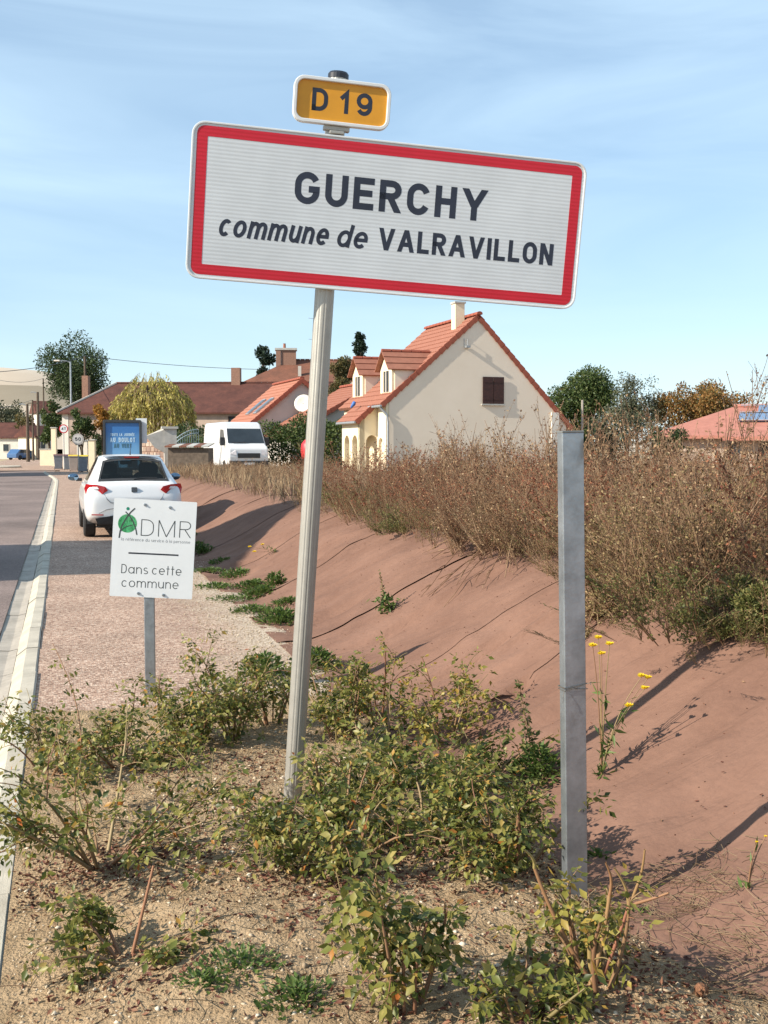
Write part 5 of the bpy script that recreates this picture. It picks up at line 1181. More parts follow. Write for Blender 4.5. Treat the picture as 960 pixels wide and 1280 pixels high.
flower(752, 968, [(741, 808), (752, 818), (762, 806), (748, 798), (802, 846), (810, 848), (806, 861), (786, 883)], 'yellow flowered weed beside the steel post', 41)
flower(345, 690, [(312, 684), (318, 690), (328, 681)], 'small yellow flowered weed at the toe of the bank beyond the sign post', 42, .03, 40)
flower(935, 1110, [(946, 1053), (957, 1046)], 'thin yellow flowered weed at the lower right edge', 43, .007, 8)
# dark stalk with small leaves left of the steel post
p = felt_at(668, 955); r = np.random.default_rng(47); e = np.array(at(648, 852, p.x * sy_ + p.y * cy_) - p); n = 150; t = r.uniform(.0, 1, n) ** 1.3
place('leafy_stalk', 'slender dark stalk with small leaves on the bank left of the steel post', 'weed', p, [('stem', tube_geo((np.linspace(0, 1, 6)[None, :, None] * e[None, None]), np.full((1, 6), .0025), 5), M['stem'], False),
      ('foliage', leaf_geo(t[:, None] * e + r.normal(size=(n, 3)) * .02 * (1.2 - t)[:, None], rdir(r, n, .2), rdir(r, n, .8), r.uniform(.015, .032, n), .013), M['greygreen'], True)])

# ------------------------------------------------------------------ stones, litter, twigs on the ground
def stone_geo(r, P, s):
    n = len(P); base = np.array([[1, 0, 0], [-1, 0, 0], [0, 1, 0], [0, -1, 0], [0, 0, 1], [0, 0, -1]], float); T = np.array([[0, 2, 4], [2, 1, 4], [1, 3, 4], [3, 0, 4], [2, 0, 5], [1, 2, 5], [3, 1, 5], [0, 3, 5]])
    a = r.uniform(0, 6.28, n); sc = s[:, None] * r.uniform(.6, 1.3, (n, 3)) * np.array([1, 1, .65]); V = base[None] * sc[:, None] + r.normal(size=(n, 6, 3)) * s[:, None, None] * .18
    c, q = np.cos(a)[:, None], np.sin(a)[:, None]; V = np.stack([V[..., 0] * c - V[..., 1] * q, V[..., 0] * q + V[..., 1] * c, V[..., 2]], -1) + P[:, None]
    return V.reshape(-1, 3), (np.arange(n)[:, None, None] * 6 + T[None]).reshape(-1, 3)
r = np.random.default_rng(71)
n = 15000; X = r.uniform(-.17, 1.98, n); Y = 1.6 + 4.9 * r.uniform(0, 1, n) ** 1.25; s_ = .0016 + .0022 * r.exponential(1, n).clip(0, 5.5)
tag(link('pebbles', mesh_np('pebbles', *stone_geo(r, np.stack([X, Y, soil_f(X, Y) + s_ * .15], -1), s_)), M['stones']), 'small pale pebbles scattered over the sandy soil', 'pebbles', kind='stuff')
n = 16000; X = r.uniform(-.17, 2.0, n); Y = 1.6 + 4.9 * r.uniform(0, 1, n) ** 1.25; s_ = .002 + .004 * r.uniform(0, 1, n) ** 2
tag(link('soil_crumbs', mesh_np('soil_crumbs', *stone_geo(r, np.stack([X, Y, soil_f(X, Y)], -1), s_)), M['soil']), 'loose crumbs of sandy soil', 'soil', kind='stuff')
n = 7000; X = r.normal(1.5, .28, n); X = np.where(X > 1.93, X - .8, X); Y = r.uniform(6.5, 18, n); s_ = .003 + .006 * r.uniform(0, 1, n) ** 2
tag(link('gravel', mesh_np('gravel', *stone_geo(r, np.stack([X, Y, np.where(X > 1.84, np.maximum(felt_z(X, Y), -.02), 0) + .002], -1), s_)), M['stones']), 'loose pale gravel along the edge of the pavement', 'gravel', kind='stuff')
cen = [soil_at(a, b) for a, b in ((125, 1085), (180, 1060), (330, 960), (400, 1095), (480, 1070), (560, 1085), (300, 1010), (660, 1095), (200, 960), (480, 1240), (170, 1215), (720, 1250), (780, 1180), (250, 1080), (60, 1100), (620, 1060), (440, 1130), (820, 1240))]
P = []
for c in cen:
    k = 330; P.append(np.stack([c.x + r.normal(size=k) * .19, c.y + r.normal(size=k) * .16], -1))
P = np.concatenate(P); P = P[(P[:, 0] > KIN + .01) & (P[:, 0] < 1.95)]; n = len(P); Z = soil_f(P[:, 0], P[:, 1]) + r.uniform(.002, .014, n)
tag(link('leaf_litter', mesh_np('leaf_litter', *leaf_geo(np.stack([P[:, 0], P[:, 1], Z], -1), unit(r.normal(size=(n, 3)) * np.array([1, 1, .25])), unit(r.normal(size=(n, 3)) * .5 + np.array([0, 0, 1.])), r.uniform(.012, .03, n), r.uniform(.007, .014, n), .5)), M['litter']), 'reddish dead leaves fallen under the rose bushes', 'leaf litter', kind='stuff')
n = 1900; X = r.uniform(-.1, 1.95, n); Y = 1.7 + 4 * r.uniform(0, 1, n) ** 1.2; A = np.stack([X, Y, soil_f(X, Y) + .006], -1); D = r.normal(size=(n, 3)) * np.array([1, 1, .18])
tag(link('twigs', mesh_np('twigs', *tube_geo(curve_paths(r, A, unit(D), r.uniform(.03, .13, n), 4, 0, .06), np.full((n, 4), .0013), 3)), M['straw']), 'fallen twigs and straw on the soil', 'twigs', kind='stuff')
n = 1100; X = r.normal(1.93, .16, n); Y = r.uniform(1.7, 3.4, n); A = np.stack([X, Y, np.maximum(felt_z(X, Y), soil_f(np.minimum(X, 2.1), Y)) + .012], -1); D = r.normal(size=(n, 3)) * np.array([1, 1, .12])
tag(link('dry_straw', mesh_np('dry_straw', *tube_geo(curve_paths(r, A, unit(D), r.uniform(.03, .14, n), 4, 0, .1), np.full((n, 4), .0011), 3)), M['straw']), 'pale dry straw lying along the felt edge', 'straw', kind='stuff')
p = soil_at(876, 1245); r2 = np.random.default_rng(5); mb = MB().lathe([(.002, -.018), (.014, -.013), (.0195, 0), (.016, .012), (.006, .019), (.001, .021)], 14, Matrix.Rotation(1.2, 4, 'X'))
wn = mb.build('walnut', mat('walnut_shell', (.22, .10, .05), .8, var=.35, scale=90, bump=.9, bscale=120), None, True, loc=(p.x, p.y, p.z + .016)); tag(wn, 'brown walnut lying on the soil at lower right', 'walnut')
for i, (px, py, s, lab) in enumerate(((300, 1190, .016, 'pale flat stone left of the nearest rose'), (632, 1200, .018, 'long pale stone between the nearest rose and the pruned one'), (80, 1222, .02, 'pale stone at lower left'), (62, 1190, .014, 'small pale stone near the kerb'), (835, 1240, .016, 'pale stone below the felt edge'), (310, 1245, .012, 'grey stone in front of the creeping weed'))):
    p = soil_at(px, py); rr_ = np.random.default_rng(800 + i); o = link('stone', mesh_np('stone', *stone_geo(rr_, np.zeros((1, 3)), np.array([s]))), M['stones'], None, (p.x, p.y, p.z + s * .3)); m_ = o.modifiers.new('s', 'SUBSURF'); m_.render_levels = 1; m_.levels = 1; m_.subdivision_type = 'SIMPLE'; tag(o, lab, 'stone', 'larger stones on the soil')

# ------------------------------------------------------------------ trees, hedges
def fol(name, stops, tr=.25): M[name] = leafmat(name, stops, tr, .6)
fol('darkgreen', [(.012, .028, .012), (.028, .052, .018), (.05, .08, .026), (.08, .11, .035)])
fol('midgreen', [(.022, .045, .012), (.045, .078, .02), (.08, .115, .03), (.12, .14, .045)])
fol('willow', [(.28, .26, .06), (.44, .39, .10), (.58, .50, .15), (.64, .55, .20)], .45)
fol('orangeleaf', [(.20, .10, .02), (.34, .16, .03), (.45, .21, .04), (.28, .20, .05)], .35)
fol('russet', [(.14, .075, .024), (.23, .115, .034), (.33, .165, .045), (.19, .14, .045), (.10, .10, .035)])
fol('greyleaf', [(.04, .05, .028), (.075, .085, .045), (.12, .125, .07), (.16, .155, .09)])
fol('browngreen', [(.05, .055, .02), (.09, .085, .03), (.14, .12, .04), (.16, .10, .04)])
fol('conifer', [(.008, .02, .012), (.018, .036, .02), (.03, .052, .026)], .1)
M['bark'] = mat('bark', (.10, .075, .055), .95, var=.3, scale=6, bump=.5, bscale=20)
def tree(name, label, px, top, base, d, wpx, m, n=7000, leaf=.22, lobes=26, seed=1, trunk=.28, gap=.12, group=None, zbase=None, sx=1.0, profile=None, droop=0.0):
    r = np.random.default_rng(seed); T = at(px, top, d); k = d / FPX; w = wpx * k; zb = at(px, base, d).z; g = 0.0 if zbase is None else zbase
    p = Vector((T.x, T.y, g)); h = T.z - zb; cz = (T.z + zb) / 2 - g
    # lobes spread over an egg
    L_ = []; rr_ = []
    for i in range(lobes):
        v = unit(r.normal(size=3)); q = r.uniform(.30, .93); f = v * q; z = f[2]
        wd = (1.0 if profile is None else np.interp(z, *profile)); L_.append([f[0] * w / 2 * wd, f[1] * w / 2 * wd, cz + z * h / 2]); rr_.append(r.uniform(.11, .27) * min(w, h) * (.75 + .4 * wd) * .8)
    L_ = np.array(L_); rr_ = np.array(rr_); ci = r.choice(lobes, n, p=rr_ ** 2 / (rr_ ** 2).sum()); v = rdir(r, n); rad = rr_[ci] * r.uniform(gap, 1.08, n) ** .6
    A = L_[ci] + v * rad[:, None] * .95; A[:, 2] = np.maximum(A[:, 2], .15)
    ll = leaf * r.uniform(.5, 1.3, n)
    lv = chip_geo(A, unit(v + r.normal(size=(n, 3)) * .8 + np.array([0, 0, -droop])), unit(v + r.normal(size=(n, 3)) * .6), ll, ll * .6)
    tr = [[Vector((0, 0, -.2)), Vector((.05, 0, cz * .4)), Vector((0, .05, cz))]]
    mb = MB(); mb.tube(tr[0], [trunk, trunk * .75, trunk * .4], 8)
    for i in range(min(lobes, 14)):
        a = Vector((0, 0, cz * r.uniform(.35, .9))); b = Vector(L_[i]); mb.tube([a, a.lerp(b, .5) + Vector((0, 0, .1 * h * .3)), b], [trunk * .35, trunk * .2, trunk * .06], 5)
    o = thing(name, label, 'tree', p, 0, group)
    mb.build('trunk', M['bark'], o, True); c = link('crown', mesh_np('crown', *lv), M[m], o); c['kind'] = 'stuff'
    return o
egg = ([-1, -.3, .4, 1], [.75, 1.05, .85, .35])
tree('broad_tree', 'big dark green tree behind the farmhouse roof end', 95, 428, 522, 112, 98, 'darkgreen', 26000, .22, 46, 1, profile=([-1, 0, .6, 1], [.5, .95, 1.1, .7]))
tree('street_tree', 'smaller green tree at the roadside left of the farmhouse', 60, 500, 562, 102, 34, 'midgreen', 4000, .24, 20, 2, .15)
tree('golden_shrub', 'orange leaved shrub in front of the farmhouse wall', 127, 497, 548, 74, 26, 'orangeleaf', 2600, .17, 14, 3, .1)
tree('garden_shrub', 'green garden shrub left of the orange one', 101, 512, 560, 73, 34, 'midgreen', 3200, .16, 16, 4, .1)
tree('garden_shrub', 'dark shrub behind the billboard', 128, 532, 578, 84, 34, 'darkgreen', 3000, .16, 16, 5, .1)
tree('round_conifer', 'dark conifer beside the wide brick chimney', 328, 431, 482, 114, 26, 'conifer', 3200, .26, 16, 6, .15)
tree('cypress', 'dark pointed conifer above the dormer roof', 450, 411, 452, 96, 22, 'conifer', 3000, .20, 18, 7, .12, profile=([-1, 0, 1], [1.1, .7, .15]))
tree('yard_tree', 'brownish green tree between the sign post and the dormers', 426, 440, 512, 76, 44, 'browngreen', 8000, .15, 22, 8, .16)
tree('broad_tree', 'tall rounded green tree right of the gable', 735, 453, 552, 78, 94, 'midgreen', 24000, .17, 46, 9, .22, profile=egg)
tree('sparse_tree', 'sparse grey green tree with bare twigs right of the rounded one', 797, 448, 560, 62, 70, 'greyleaf', 9000, .12, 44, 10, .12, profile=egg)
tree('garden_shrub', 'low grey green thicket below the sparse tree', 765, 505, 570, 55, 78, 'greyleaf', 4200, .13, 24, 16, .1)
tree('russet_tree', 'orange brown autumn tree behind the solar house', 880, 476, 548, 62, 130, 'russet', 22000, .14, 54, 11, .2)
tree('garden_shrub', 'dark green shrub under the salmon roof edge', 836, 538, 572, 41, 70, 'darkgreen', 2600, .11, 18, 12, .08)
tree('far_tree', 'grey green trees behind the barn at the far left', 5, 498, 552, 185, 62, 'greyleaf', 4200, .40, 24, 13, .2)
tree('far_tree', 'bare topped shrub left of the distant green tree', 28, 515, 556, 170, 26, 'browngreen', 1600, .35, 12, 14, .12)
tree('roof_end_tree', 'small brown tree at the right foot of the gable roof', 702, 474, 520, 84, 24, 'russet', 700, .14, 10, 15, .1)
# twigs above the sparse tree
tp = at(797, 455, 62); r = np.random.default_rng(61); n = 60; A = np.stack([tp.x + r.normal(size=n) * .75, tp.y + r.normal(size=n) * .6, tp.z - .5 - r.uniform(0, 2.2, n)], -1)
# willow
def willow(px, top, base, d, wpx):
    r = np.random.default_rng(19); T = at(px, top, d); k = d / FPX; w = wpx * k; zb = at(px, base, d).z; p = Vector((T.x, T.y, 0)); n = 460
    az = r.uniform(0, 6.28, n); q = np.sqrt(r.uniform(0.02, 1, n)); B = np.stack([np.cos(az) * q * w / 2 * .95, np.sin(az) * q * w / 2 * .95, T.z - (q ** 1.8) * 2.0 - r.uniform(0, 1.0, n)], -1)
    ln = (B[:, 2] - zb) * r.uniform(.5, 1.0, n); d0 = unit(np.stack([np.cos(az) * .5, np.sin(az) * .5, r.uniform(-.2, .4, n)], -1)); t = np.linspace(0, 1, 8)[None, :, None]
    P = B[:, None] + d0[:, None] * (t * .8) + np.array([0, 0, -1.])[None, None] * (t ** 1.3) * ln[:, None, None] + .1 * np.sin(t * 5 + az[:, None, None])
    m_ = 13500; pi = r.integers(0, n, m_); tt = r.uniform(0, 6.98, m_); i0 = tt.astype(int); f = (tt - i0)[:, None]; A = P[pi, i0] * (1 - f) + P[pi, i0 + 1] * f; ll = r.uniform(.16, .34, m_)
    lv = chip_geo(A, unit(r.normal(size=(m_, 3)) * .35 + np.array([0, 0, -1.])), r.normal(size=(m_, 3)), ll, ll * .28)
    o = thing('willow_tree', 'yellow weeping willow in front of the farmhouse', 'tree', p); mb = MB(); mb.tube([(0, 0, -.2), (.1, 0, 2), (0, 0, 4.5)], [.35, .28, .16], 8)
    for i in range(14): mb.tube([(0, 0, 3.2), Vector(B[i]) * .5 + Vector((0, 0, 2.8)), Vector(B[i])], [.12, .08, .03], 5)
    mb.build('trunk', M['bark'], o, True); c = link('crown', join(lv, tube_geo(P, np.full((n, 8), .008), 3)) and mesh_np('crown', *lv), M['willow'], o); c['kind'] = 'stuff'
    s = link('strands', mesh_np('strands', *tube_geo(P, np.full((n, 8), .012), 3)), M['straw'], o); s['kind'] = 'stuff'
willow(190, 461, 556, 76, 98)
def hedge(name, label, pts, h, w, m, n, leaf, seed, zb=0.0):
    """leafy hedge along a line of ground points"""
    r = np.random.default_rng(seed); a = np.array([(p.x, p.y) for p in pts]); t = r.uniform(0, len(a) - 1.001, n); i0 = t.astype(int); f = (t - i0)[:, None]; c = a[i0] * (1 - f) + a[i0 + 1] * f
    hh = h * (.75 + .5 * vnoise(c[:, 0] * .9, c[:, 1] * .9, seed)); v = rdir(r, n, .3); sh = r.uniform(.55, 1, n) ** .5
    P = np.stack([c[:, 0] + v[:, 0] * w / 2 * sh, c[:, 1] + v[:, 1] * w / 2 * sh, zb + hh * (.5 + .5 * v[:, 2] * sh)], -1); ll = leaf * r.uniform(.5, 1.3, n)
    o = thing(name, label, 'hedge', Vector((a[0][0], a[0][1], zb))); P -= np.array([a[0][0], a[0][1], zb])
    q = link('foliage', mesh_np('foliage', *chip_geo(P, unit(v + r.normal(size=(n, 3)) * .7), unit(v + r.normal(size=(n, 3)) * .6), ll, ll * .6)), M[m], o); q['kind'] = 'stuff'
    mb = MB()
    for k in range(len(a)): mb.tube([(a[k][0] - a[0][0], a[k][1] - a[0][1], -.1), (a[k][0] - a[0][0] + .1, a[k][1] - a[0][1], h * .6)], [.05, .02], 5)
    mb.build('stems', M['bark'], o)
def gl(*pp): return [Vector((at(x, 560, d).x, at(x, 560, d).y, 0)) for x, d in pp]
hedge('hedge', 'green hedge between the van and the dormer house', gl((332, 54), (370, 53), (405, 52), (432, 51)), 2.7, 1.8, 'midgreen', 15000, .13, 3)
hedge('hedge', 'dark green hedge behind the stone wall', gl((178, 66), (205, 64), (232, 62), (262, 60)), 2.5, 1.6, 'darkgreen', 5500, .16, 4)
hedge('hedge', 'leafy shrubs left of the white van', gl((222, 58), (250, 57), (268, 57)), 2.2, 1.3, 'midgreen', 2600, .14, 5)
hedge('hedge', 'trimmed dark bushes right of the gable', gl((712, 54), (745, 53), (780, 52)), 2.1, 1.4, 'darkgreen', 3600, .13, 6)

# ------------------------------------------------------------------ street objects
# billboard
PB = at(154, 600, 36.5); kb = 36.5 / FPX
bb = thing('billboard', 'blue poster billboard in dark frame standing behind the white car', 'billboard', (PB.x, PB.y, 0), math.radians(-6))
bt = at(154, 525, 36.5).z; bw = 47 * kb; bh_ = bw * 1.33
M['frame2'] = mat('billboard_frame', (.05, .055, .06), .4, .3)
bf = MB(); ring_mesh(bf, rrect(bw, bh_, .06, 4, 0, bt - bh_ / 2), rrect(bw - .16, bh_ - .18, .02, 4, 0, bt - bh_ / 2), -.12, .08); bf.build('frame', M['frame2'], bb, bevel=.01)
pm_ = bpy.data.materials.new('sky_poster'); pm_.use_nodes = True; t = pm_.node_tree; b = t.nodes['Principled BSDF']; b.inputs['Roughness'].default_value = .25
c = t.nodes.new('ShaderNodeTexCoord'); sp_ = t.nodes.new('ShaderNodeSeparateXYZ'); t.links.new(c.outputs['Generated'], sp_.inputs[0]); n_ = t.nodes.new('ShaderNodeTexNoise'); n_.inputs['Scale'].default_value = 3; t.links.new(c.outputs['Generated'], n_.inputs['Vector'])
ma = t.nodes.new('ShaderNodeMath'); ma.operation = 'MULTIPLY_ADD'; ma.inputs[1].default_value = .35; t.links.new(n_.outputs['Fac'], ma.inputs[0]); t.links.new(sp_.outputs['Z'], ma.inputs[2])
rm_ = t.nodes.new('ShaderNodeValToRGB'); e = rm_.color_ramp.elements; e[0].position = .1; e[0].color = (.22, .48, .70, 1); e[1].position = 1.2 if False else 1.0; e[1].color = (.035, .15, .40, 1); t.links.new(ma.outputs[0], rm_.inputs['Fac']); t.links.new(rm_.outputs['Color'], b.inputs['Base Color'])
MB().box(-bw / 2 + .08, bw / 2 - .08, -.06, -.04, bt - bh_ + .09, bt - .09).build('poster', pm_, bb)
tx = MB(); lettering(tx, 'TOUTE LA JOURNÉE', -.38, .38, bt - .52, .09, .16, -.066, gap=.2); lettering(tx, 'AU BOULOT', -.40, .40, bt - .72, .15, .18, -.066, gap=.2); tx.build('poster_lettering', mat('pale_print', (.42, .60, .74), .5), bb)
tx2 = MB(); lettering(tx2, 'AU VERT', -.28, .28, bt - .90, .14, .18, -.066, gap=.2); tx2.build('poster_lettering', mat('green_print', (.05, .14, .19), .5), bb)
tl_ = MB(); r3 = random.Random(5)
for k in range(16):
    x = -.48 + .06 * k
    if abs(x) < .16: continue
    hh = r3.uniform(.08, .30) * (1.2 if x > .1 else .8); tl_.add([(x - .05, -.064 - .0003 * k, bt - bh_ + .10), (x + .05, -.064 - .0003 * k, bt - bh_ + .10), (x + .02, -.064 - .0003 * k, bt - bh_ + .10 + hh), (x - .02, -.064 - .0003 * k, bt - bh_ + .1 + hh * .9)], [(0, 1, 2, 3)])
tl_.build('poster_trees', M['frame2'], bb)['kind'] = 'stuff'
MB().box(-.30, .30, -.09, .05, -.05, bt - bh_ + .01).build('stand', M['frame2'], bb)
MB().box(.42, bw / 2 + .16, .10, .13, bt - .75, bt + .06).build('back_panel', M['plate'], bb)

def bin_(px, py, d, lid, body, label, hpx=None):
    P = at(px, py, d); o = thing('wheelie_bin', label, 'bin', (P.x, P.y, 0), random.uniform(-.15, .15), 'bins put out on the pavement')
    b = MB(); v = [(-.24, -.28, .05), (.24, -.28, .05), (.24, .22, .05), (-.24, .22, .05), (-.31, -.36, 1.0), (.31, -.36, 1.0), (.31, .33, 1.0), (-.31, .33, 1.0)]
    b.add(v, [(3, 2, 1, 0), (0, 1, 5, 4), (1, 2, 6, 5), (2, 3, 7, 6), (3, 0, 4, 7)]).box(-.335, .335, -.385, -.35, .95, 1.01).build('tub', body, o, bevel=.02)
    MB().prism([(-.40, 1.012), (.36, 1.012), (.30, 1.10), (-.25, 1.10)], 0, -.335, .335).build('lid', lid, o, bevel=.02)
    for s in (-1, 1): MB().lathe([(.10, -.025), (.10, .025)], 12, Matrix.Translation((s * .26, .25, .10)) @ Matrix.Rotation(math.pi / 2, 4, 'Y')).build('wheel', M['rubber'], o)
    MB().tube([(-.25, .38, .98), (.25, .38, .98)], .02, 6).build('handle', M['plastic'], o)
gb = mat('bin_grey', (.20, .22, .25), .55, var=.1); yl = mat('lid_yellow', (.62, .47, .06), .5, var=.1); rl = mat('lid_maroon', (.12, .05, .055), .5, var=.1); bn = mat('bin_taupe', (.36, .31, .28), .6, var=.1)
bin_(104, 589, 72, yl, gb, 'grey wheelie bin with yellow lid nearest the white gate pillar'); bin_(92.5, 587, 75, yl, bn, 'taupe wheelie bin with yellow lid in the middle'); bin_(85.5, 585, 79, rl, gb, 'grey wheelie bin with dark lid behind the taupe one'); bin_(73, 583.5, 81, rl, gb, 'grey wheelie bin with dark lid standing leftmost')

def round_sign(px, py, d, r_, txt, label, ring, face, tilt=0):
    P = at(px, py, d); o = thing('speed_sign', label, 'road sign', (P.x, P.y, 0), -YAW * .6)
    MB().tube([(0, .05, -.1), (0, .05, P.z + r_ * .8)], .03, 8).build('post', M['galv'], o)
    T_ = Matrix.Translation((0, 0, P.z)) @ Matrix.Rotation(math.pi / 2, 4, 'X')
    MB().lathe([(r_, -.01), (r_, .012)], 28, T_).build('disc', ring, o); MB().lathe([(r_ * .78, .012), (r_ * .78, .018)], 28, T_).build('face', face, o)
    t = MB(); lettering(t, txt, -r_ * .5, r_ * .5, P.z - r_ * .30, r_ * .62, .2, -.022, gap=.22); t.build('numerals', M['black'], o)
round_sign(97.5, 549, 70.5, .36, '50', 'pale round 50 sign in front of the cream gate pillar', mat('faded_ring', (.42, .38, .36), .5), mat('faded_face', (.52, .50, .47), .5))
round_sign(79.5, 536, 83, .33, '4T', 'small red ringed round sign by the farmhouse corner', M['signred'], M['plate'])

# gate pillars and walls of the far plots
def pillar(px, pyt, d, w, m, label, cap=True, dep=None):
    P = at(px, pyt, d); o = thing('gate_pillar', label, 'pillar', (P.x, P.y, 0), -YAW); dep = dep or w
    MB().box(-w / 2, w / 2, 0, dep, -.2, P.z - .1).build('shaft', M[m], o)
    MB().box(-w / 2 - .06, w / 2 + .06, -.06, dep + .06, P.z - .1, P.z).build('cap_stone', M['cement'], o, bevel=.02)
    return o
pillar(114, 549, 82, .45, 'cream', 'cream gate pillar right of the bins'); pillar(66.5, 534, 97, .40, 'cream', 'tall slim gate pillar with a domed cap left of the farmhouse')
P = at(105, 550, 84); o = thing('garden_wall', 'cream garden wall stretch behind the round 50 sign', 'wall', (P.x, P.y, 0), -YAW); MB().box(-.55, .25, 0, .25, -.2, P.z - .1).build('wall', M['whitewall'], o); MB().box(-.6, .3, -.04, .29, P.z - .1, P.z + .02).build('coping', M['gutterz'], o)
P = at(90, 556, 92); o = thing('garden_wall', 'low white wall behind the taupe bin', 'wall', (P.x, P.y, 0), -YAW); MB().box(-.5, .9, 0, .2, -.2, P.z).build('wall', M['whitewall'], o); MB().box(-.55, .95, -.04, .24, P.z, P.z + .08).build('coping', M['cement'], o)
P = at(58, 562, 100); o = thing('garden_wall', 'low cream wall by the slim gate pillar', 'wall', (P.x, P.y, 0), -YAW); MB().box(-.6, .5, 0, .2, -.2, P.z).build('wall', M['cream'], o); MB().box(-.65, .55, -.04, .24, P.z, P.z + .08).build('coping', M['cement'], o)
# stone wall with sloping coping and pillar
P0 = at(176, 549, 46); P1 = at(207, 536, 44.5)
o = thing('stone_wall', 'rubble stone wall with sloping coping right of the billboard', 'wall', (P0.x, P0.y, 0), math.atan2(P1.y - P0.y, P1.x - P0.x)); Lw = math.hypot(P1.x - P0.x, P1.y - P0.y)
MB().prism([(-.8, -.2), (Lw, -.2), (Lw, P1.z - .06), (-.8, P0.z - .24)], 1, 0, .35).build('wall', M['brick'], o)
MB().prism([(-.8, P0.z - .235), (Lw, P1.z - .055), (Lw, P1.z + .04), (-.8, P0.z - .14)], 1, -.06, .42).build('coping', M['cement'], o)
r = random.Random(3)
sm_ = [mat('rubble_a', (.30, .22, .17), .95, var=.2), mat('rubble_b', (.22, .15, .12), .95, var=.2), mat('rubble_c', (.36, .29, .23), .95, var=.2)]
for row in range(7):
    x = -.7
    while x < Lw - .2:
        w_ = r.uniform(.18, .36); z = .35 + row * .21; top = P0.z - .24 + (P1.z - P0.z + .18) * (x + .8) / (Lw + .8)
        if z + .18 < top: MB().box(x, x + w_ - .025, -.025, .01, z, z + .185).build('stone', sm_[r.randrange(3)], o, bevel=.02)
        x += w_
P = at(213, 534, 44)
o = thing('stone_pillar', 'grey cement pillar at the end of the rubble wall', 'pillar', (P.x, P.y, 0), -YAW + .25); MB().box(-.24, .24, 0, .5, -.2, P.z - .06).build('shaft', M['cement'], o); MB().box(-.34, .30, -.08, .56, P.z - .06, P.z + .03).build('cap_stone', M['cement'], o)
MB().prism([(-.24, P.z - .1), (-.95, P.z - .35), (-.6, P.z - .8), (-.24, P.z - 1.0)], 1, .02, .3).build('buttress', M['cement'], o)
P = at(232, 556, 43); o = thing('lean_to', 'low lean-to shed with rusty sheet roof in front of the iron gate', 'shed', (P.x, P.y, 0), -YAW)
MB().box(-.7, .85, .1, 1.4, -.2, P.z - .12).build('wall', mat('weathered_boards', (.13, .10, .075), .9, var=.3), o)
for k in range(6): MB().prism([(-.05, P.z - .10), (1.6, P.z + .04), (1.6, P.z + .08), (-.05, P.z - .05)], 0, -.8 + k * .28, -.8 + k * .28 + .27).build('roof_sheet', M['cement'] if k % 2 else M['midroof'], o)
P = at(234, 548, 50); o = thing('iron_gate', 'blue grey iron gate with arched top', 'gate', (P.x, P.y, 0), -YAW); za = at(234, 537, 50).z
def garch(x): return za - .55 * ((x - .45) / .95) ** 2 * .75
gi = M['gi'] = mat('gate_iron', (.12, .17, .20), .5, .3)
for k in range(11):
    x = -.5 + k * .1; MB().tube([(x, 0, -.1), (x, 0, garch(x))], .014, 5).build('bar', gi, o)
for dz in (0, -.16): MB().tube([(-.5 + k * .1, 0, garch(-.5 + k * .1) + dz) for k in range(11)], .025, 6).build('arch_rail', gi, o)
MB().tube([(-.5, 0, .3), (.5, 0, .3)], .02, 5).build('bottom_rail', gi, o)
P = at(728, 500, 50); o = tag(MB().tube([(P.x, P.y, 0), (P.x, P.y, P.z)], [.06, .05], 8).build('wooden_pole', mat('grey_wood', (.34, .31, .27), .9)), 'short grey wooden pole right of the gable', 'pole')
P = at(387, 562, 50); o = tag(MB().lathe([(.05, 0), (.34, .04), (.40, .35), (.37, .7), (.22, .88), (.02, .92)], 18).build('red_container', mat('red_plastic', (.62, .03, .04), .45), None, True, loc=(P.x, P.y, P.z - .45)), 'bright red rounded container by the hedge left of the sign post', 'container')

# blue tarp roll on the porch gutter
P = at(442, 505, 49.0); o = tag(MB().tube([P + Vector((-.12, 0, -.16)), P, P + Vector((.05, 0, .10))], [.04, .09, .07], 9).build('blue_tarp', mat('blue_tarp', (.05, .15, .42), .6), None, True), 'small rolled blue tarp on the porch roof', 'tarp')

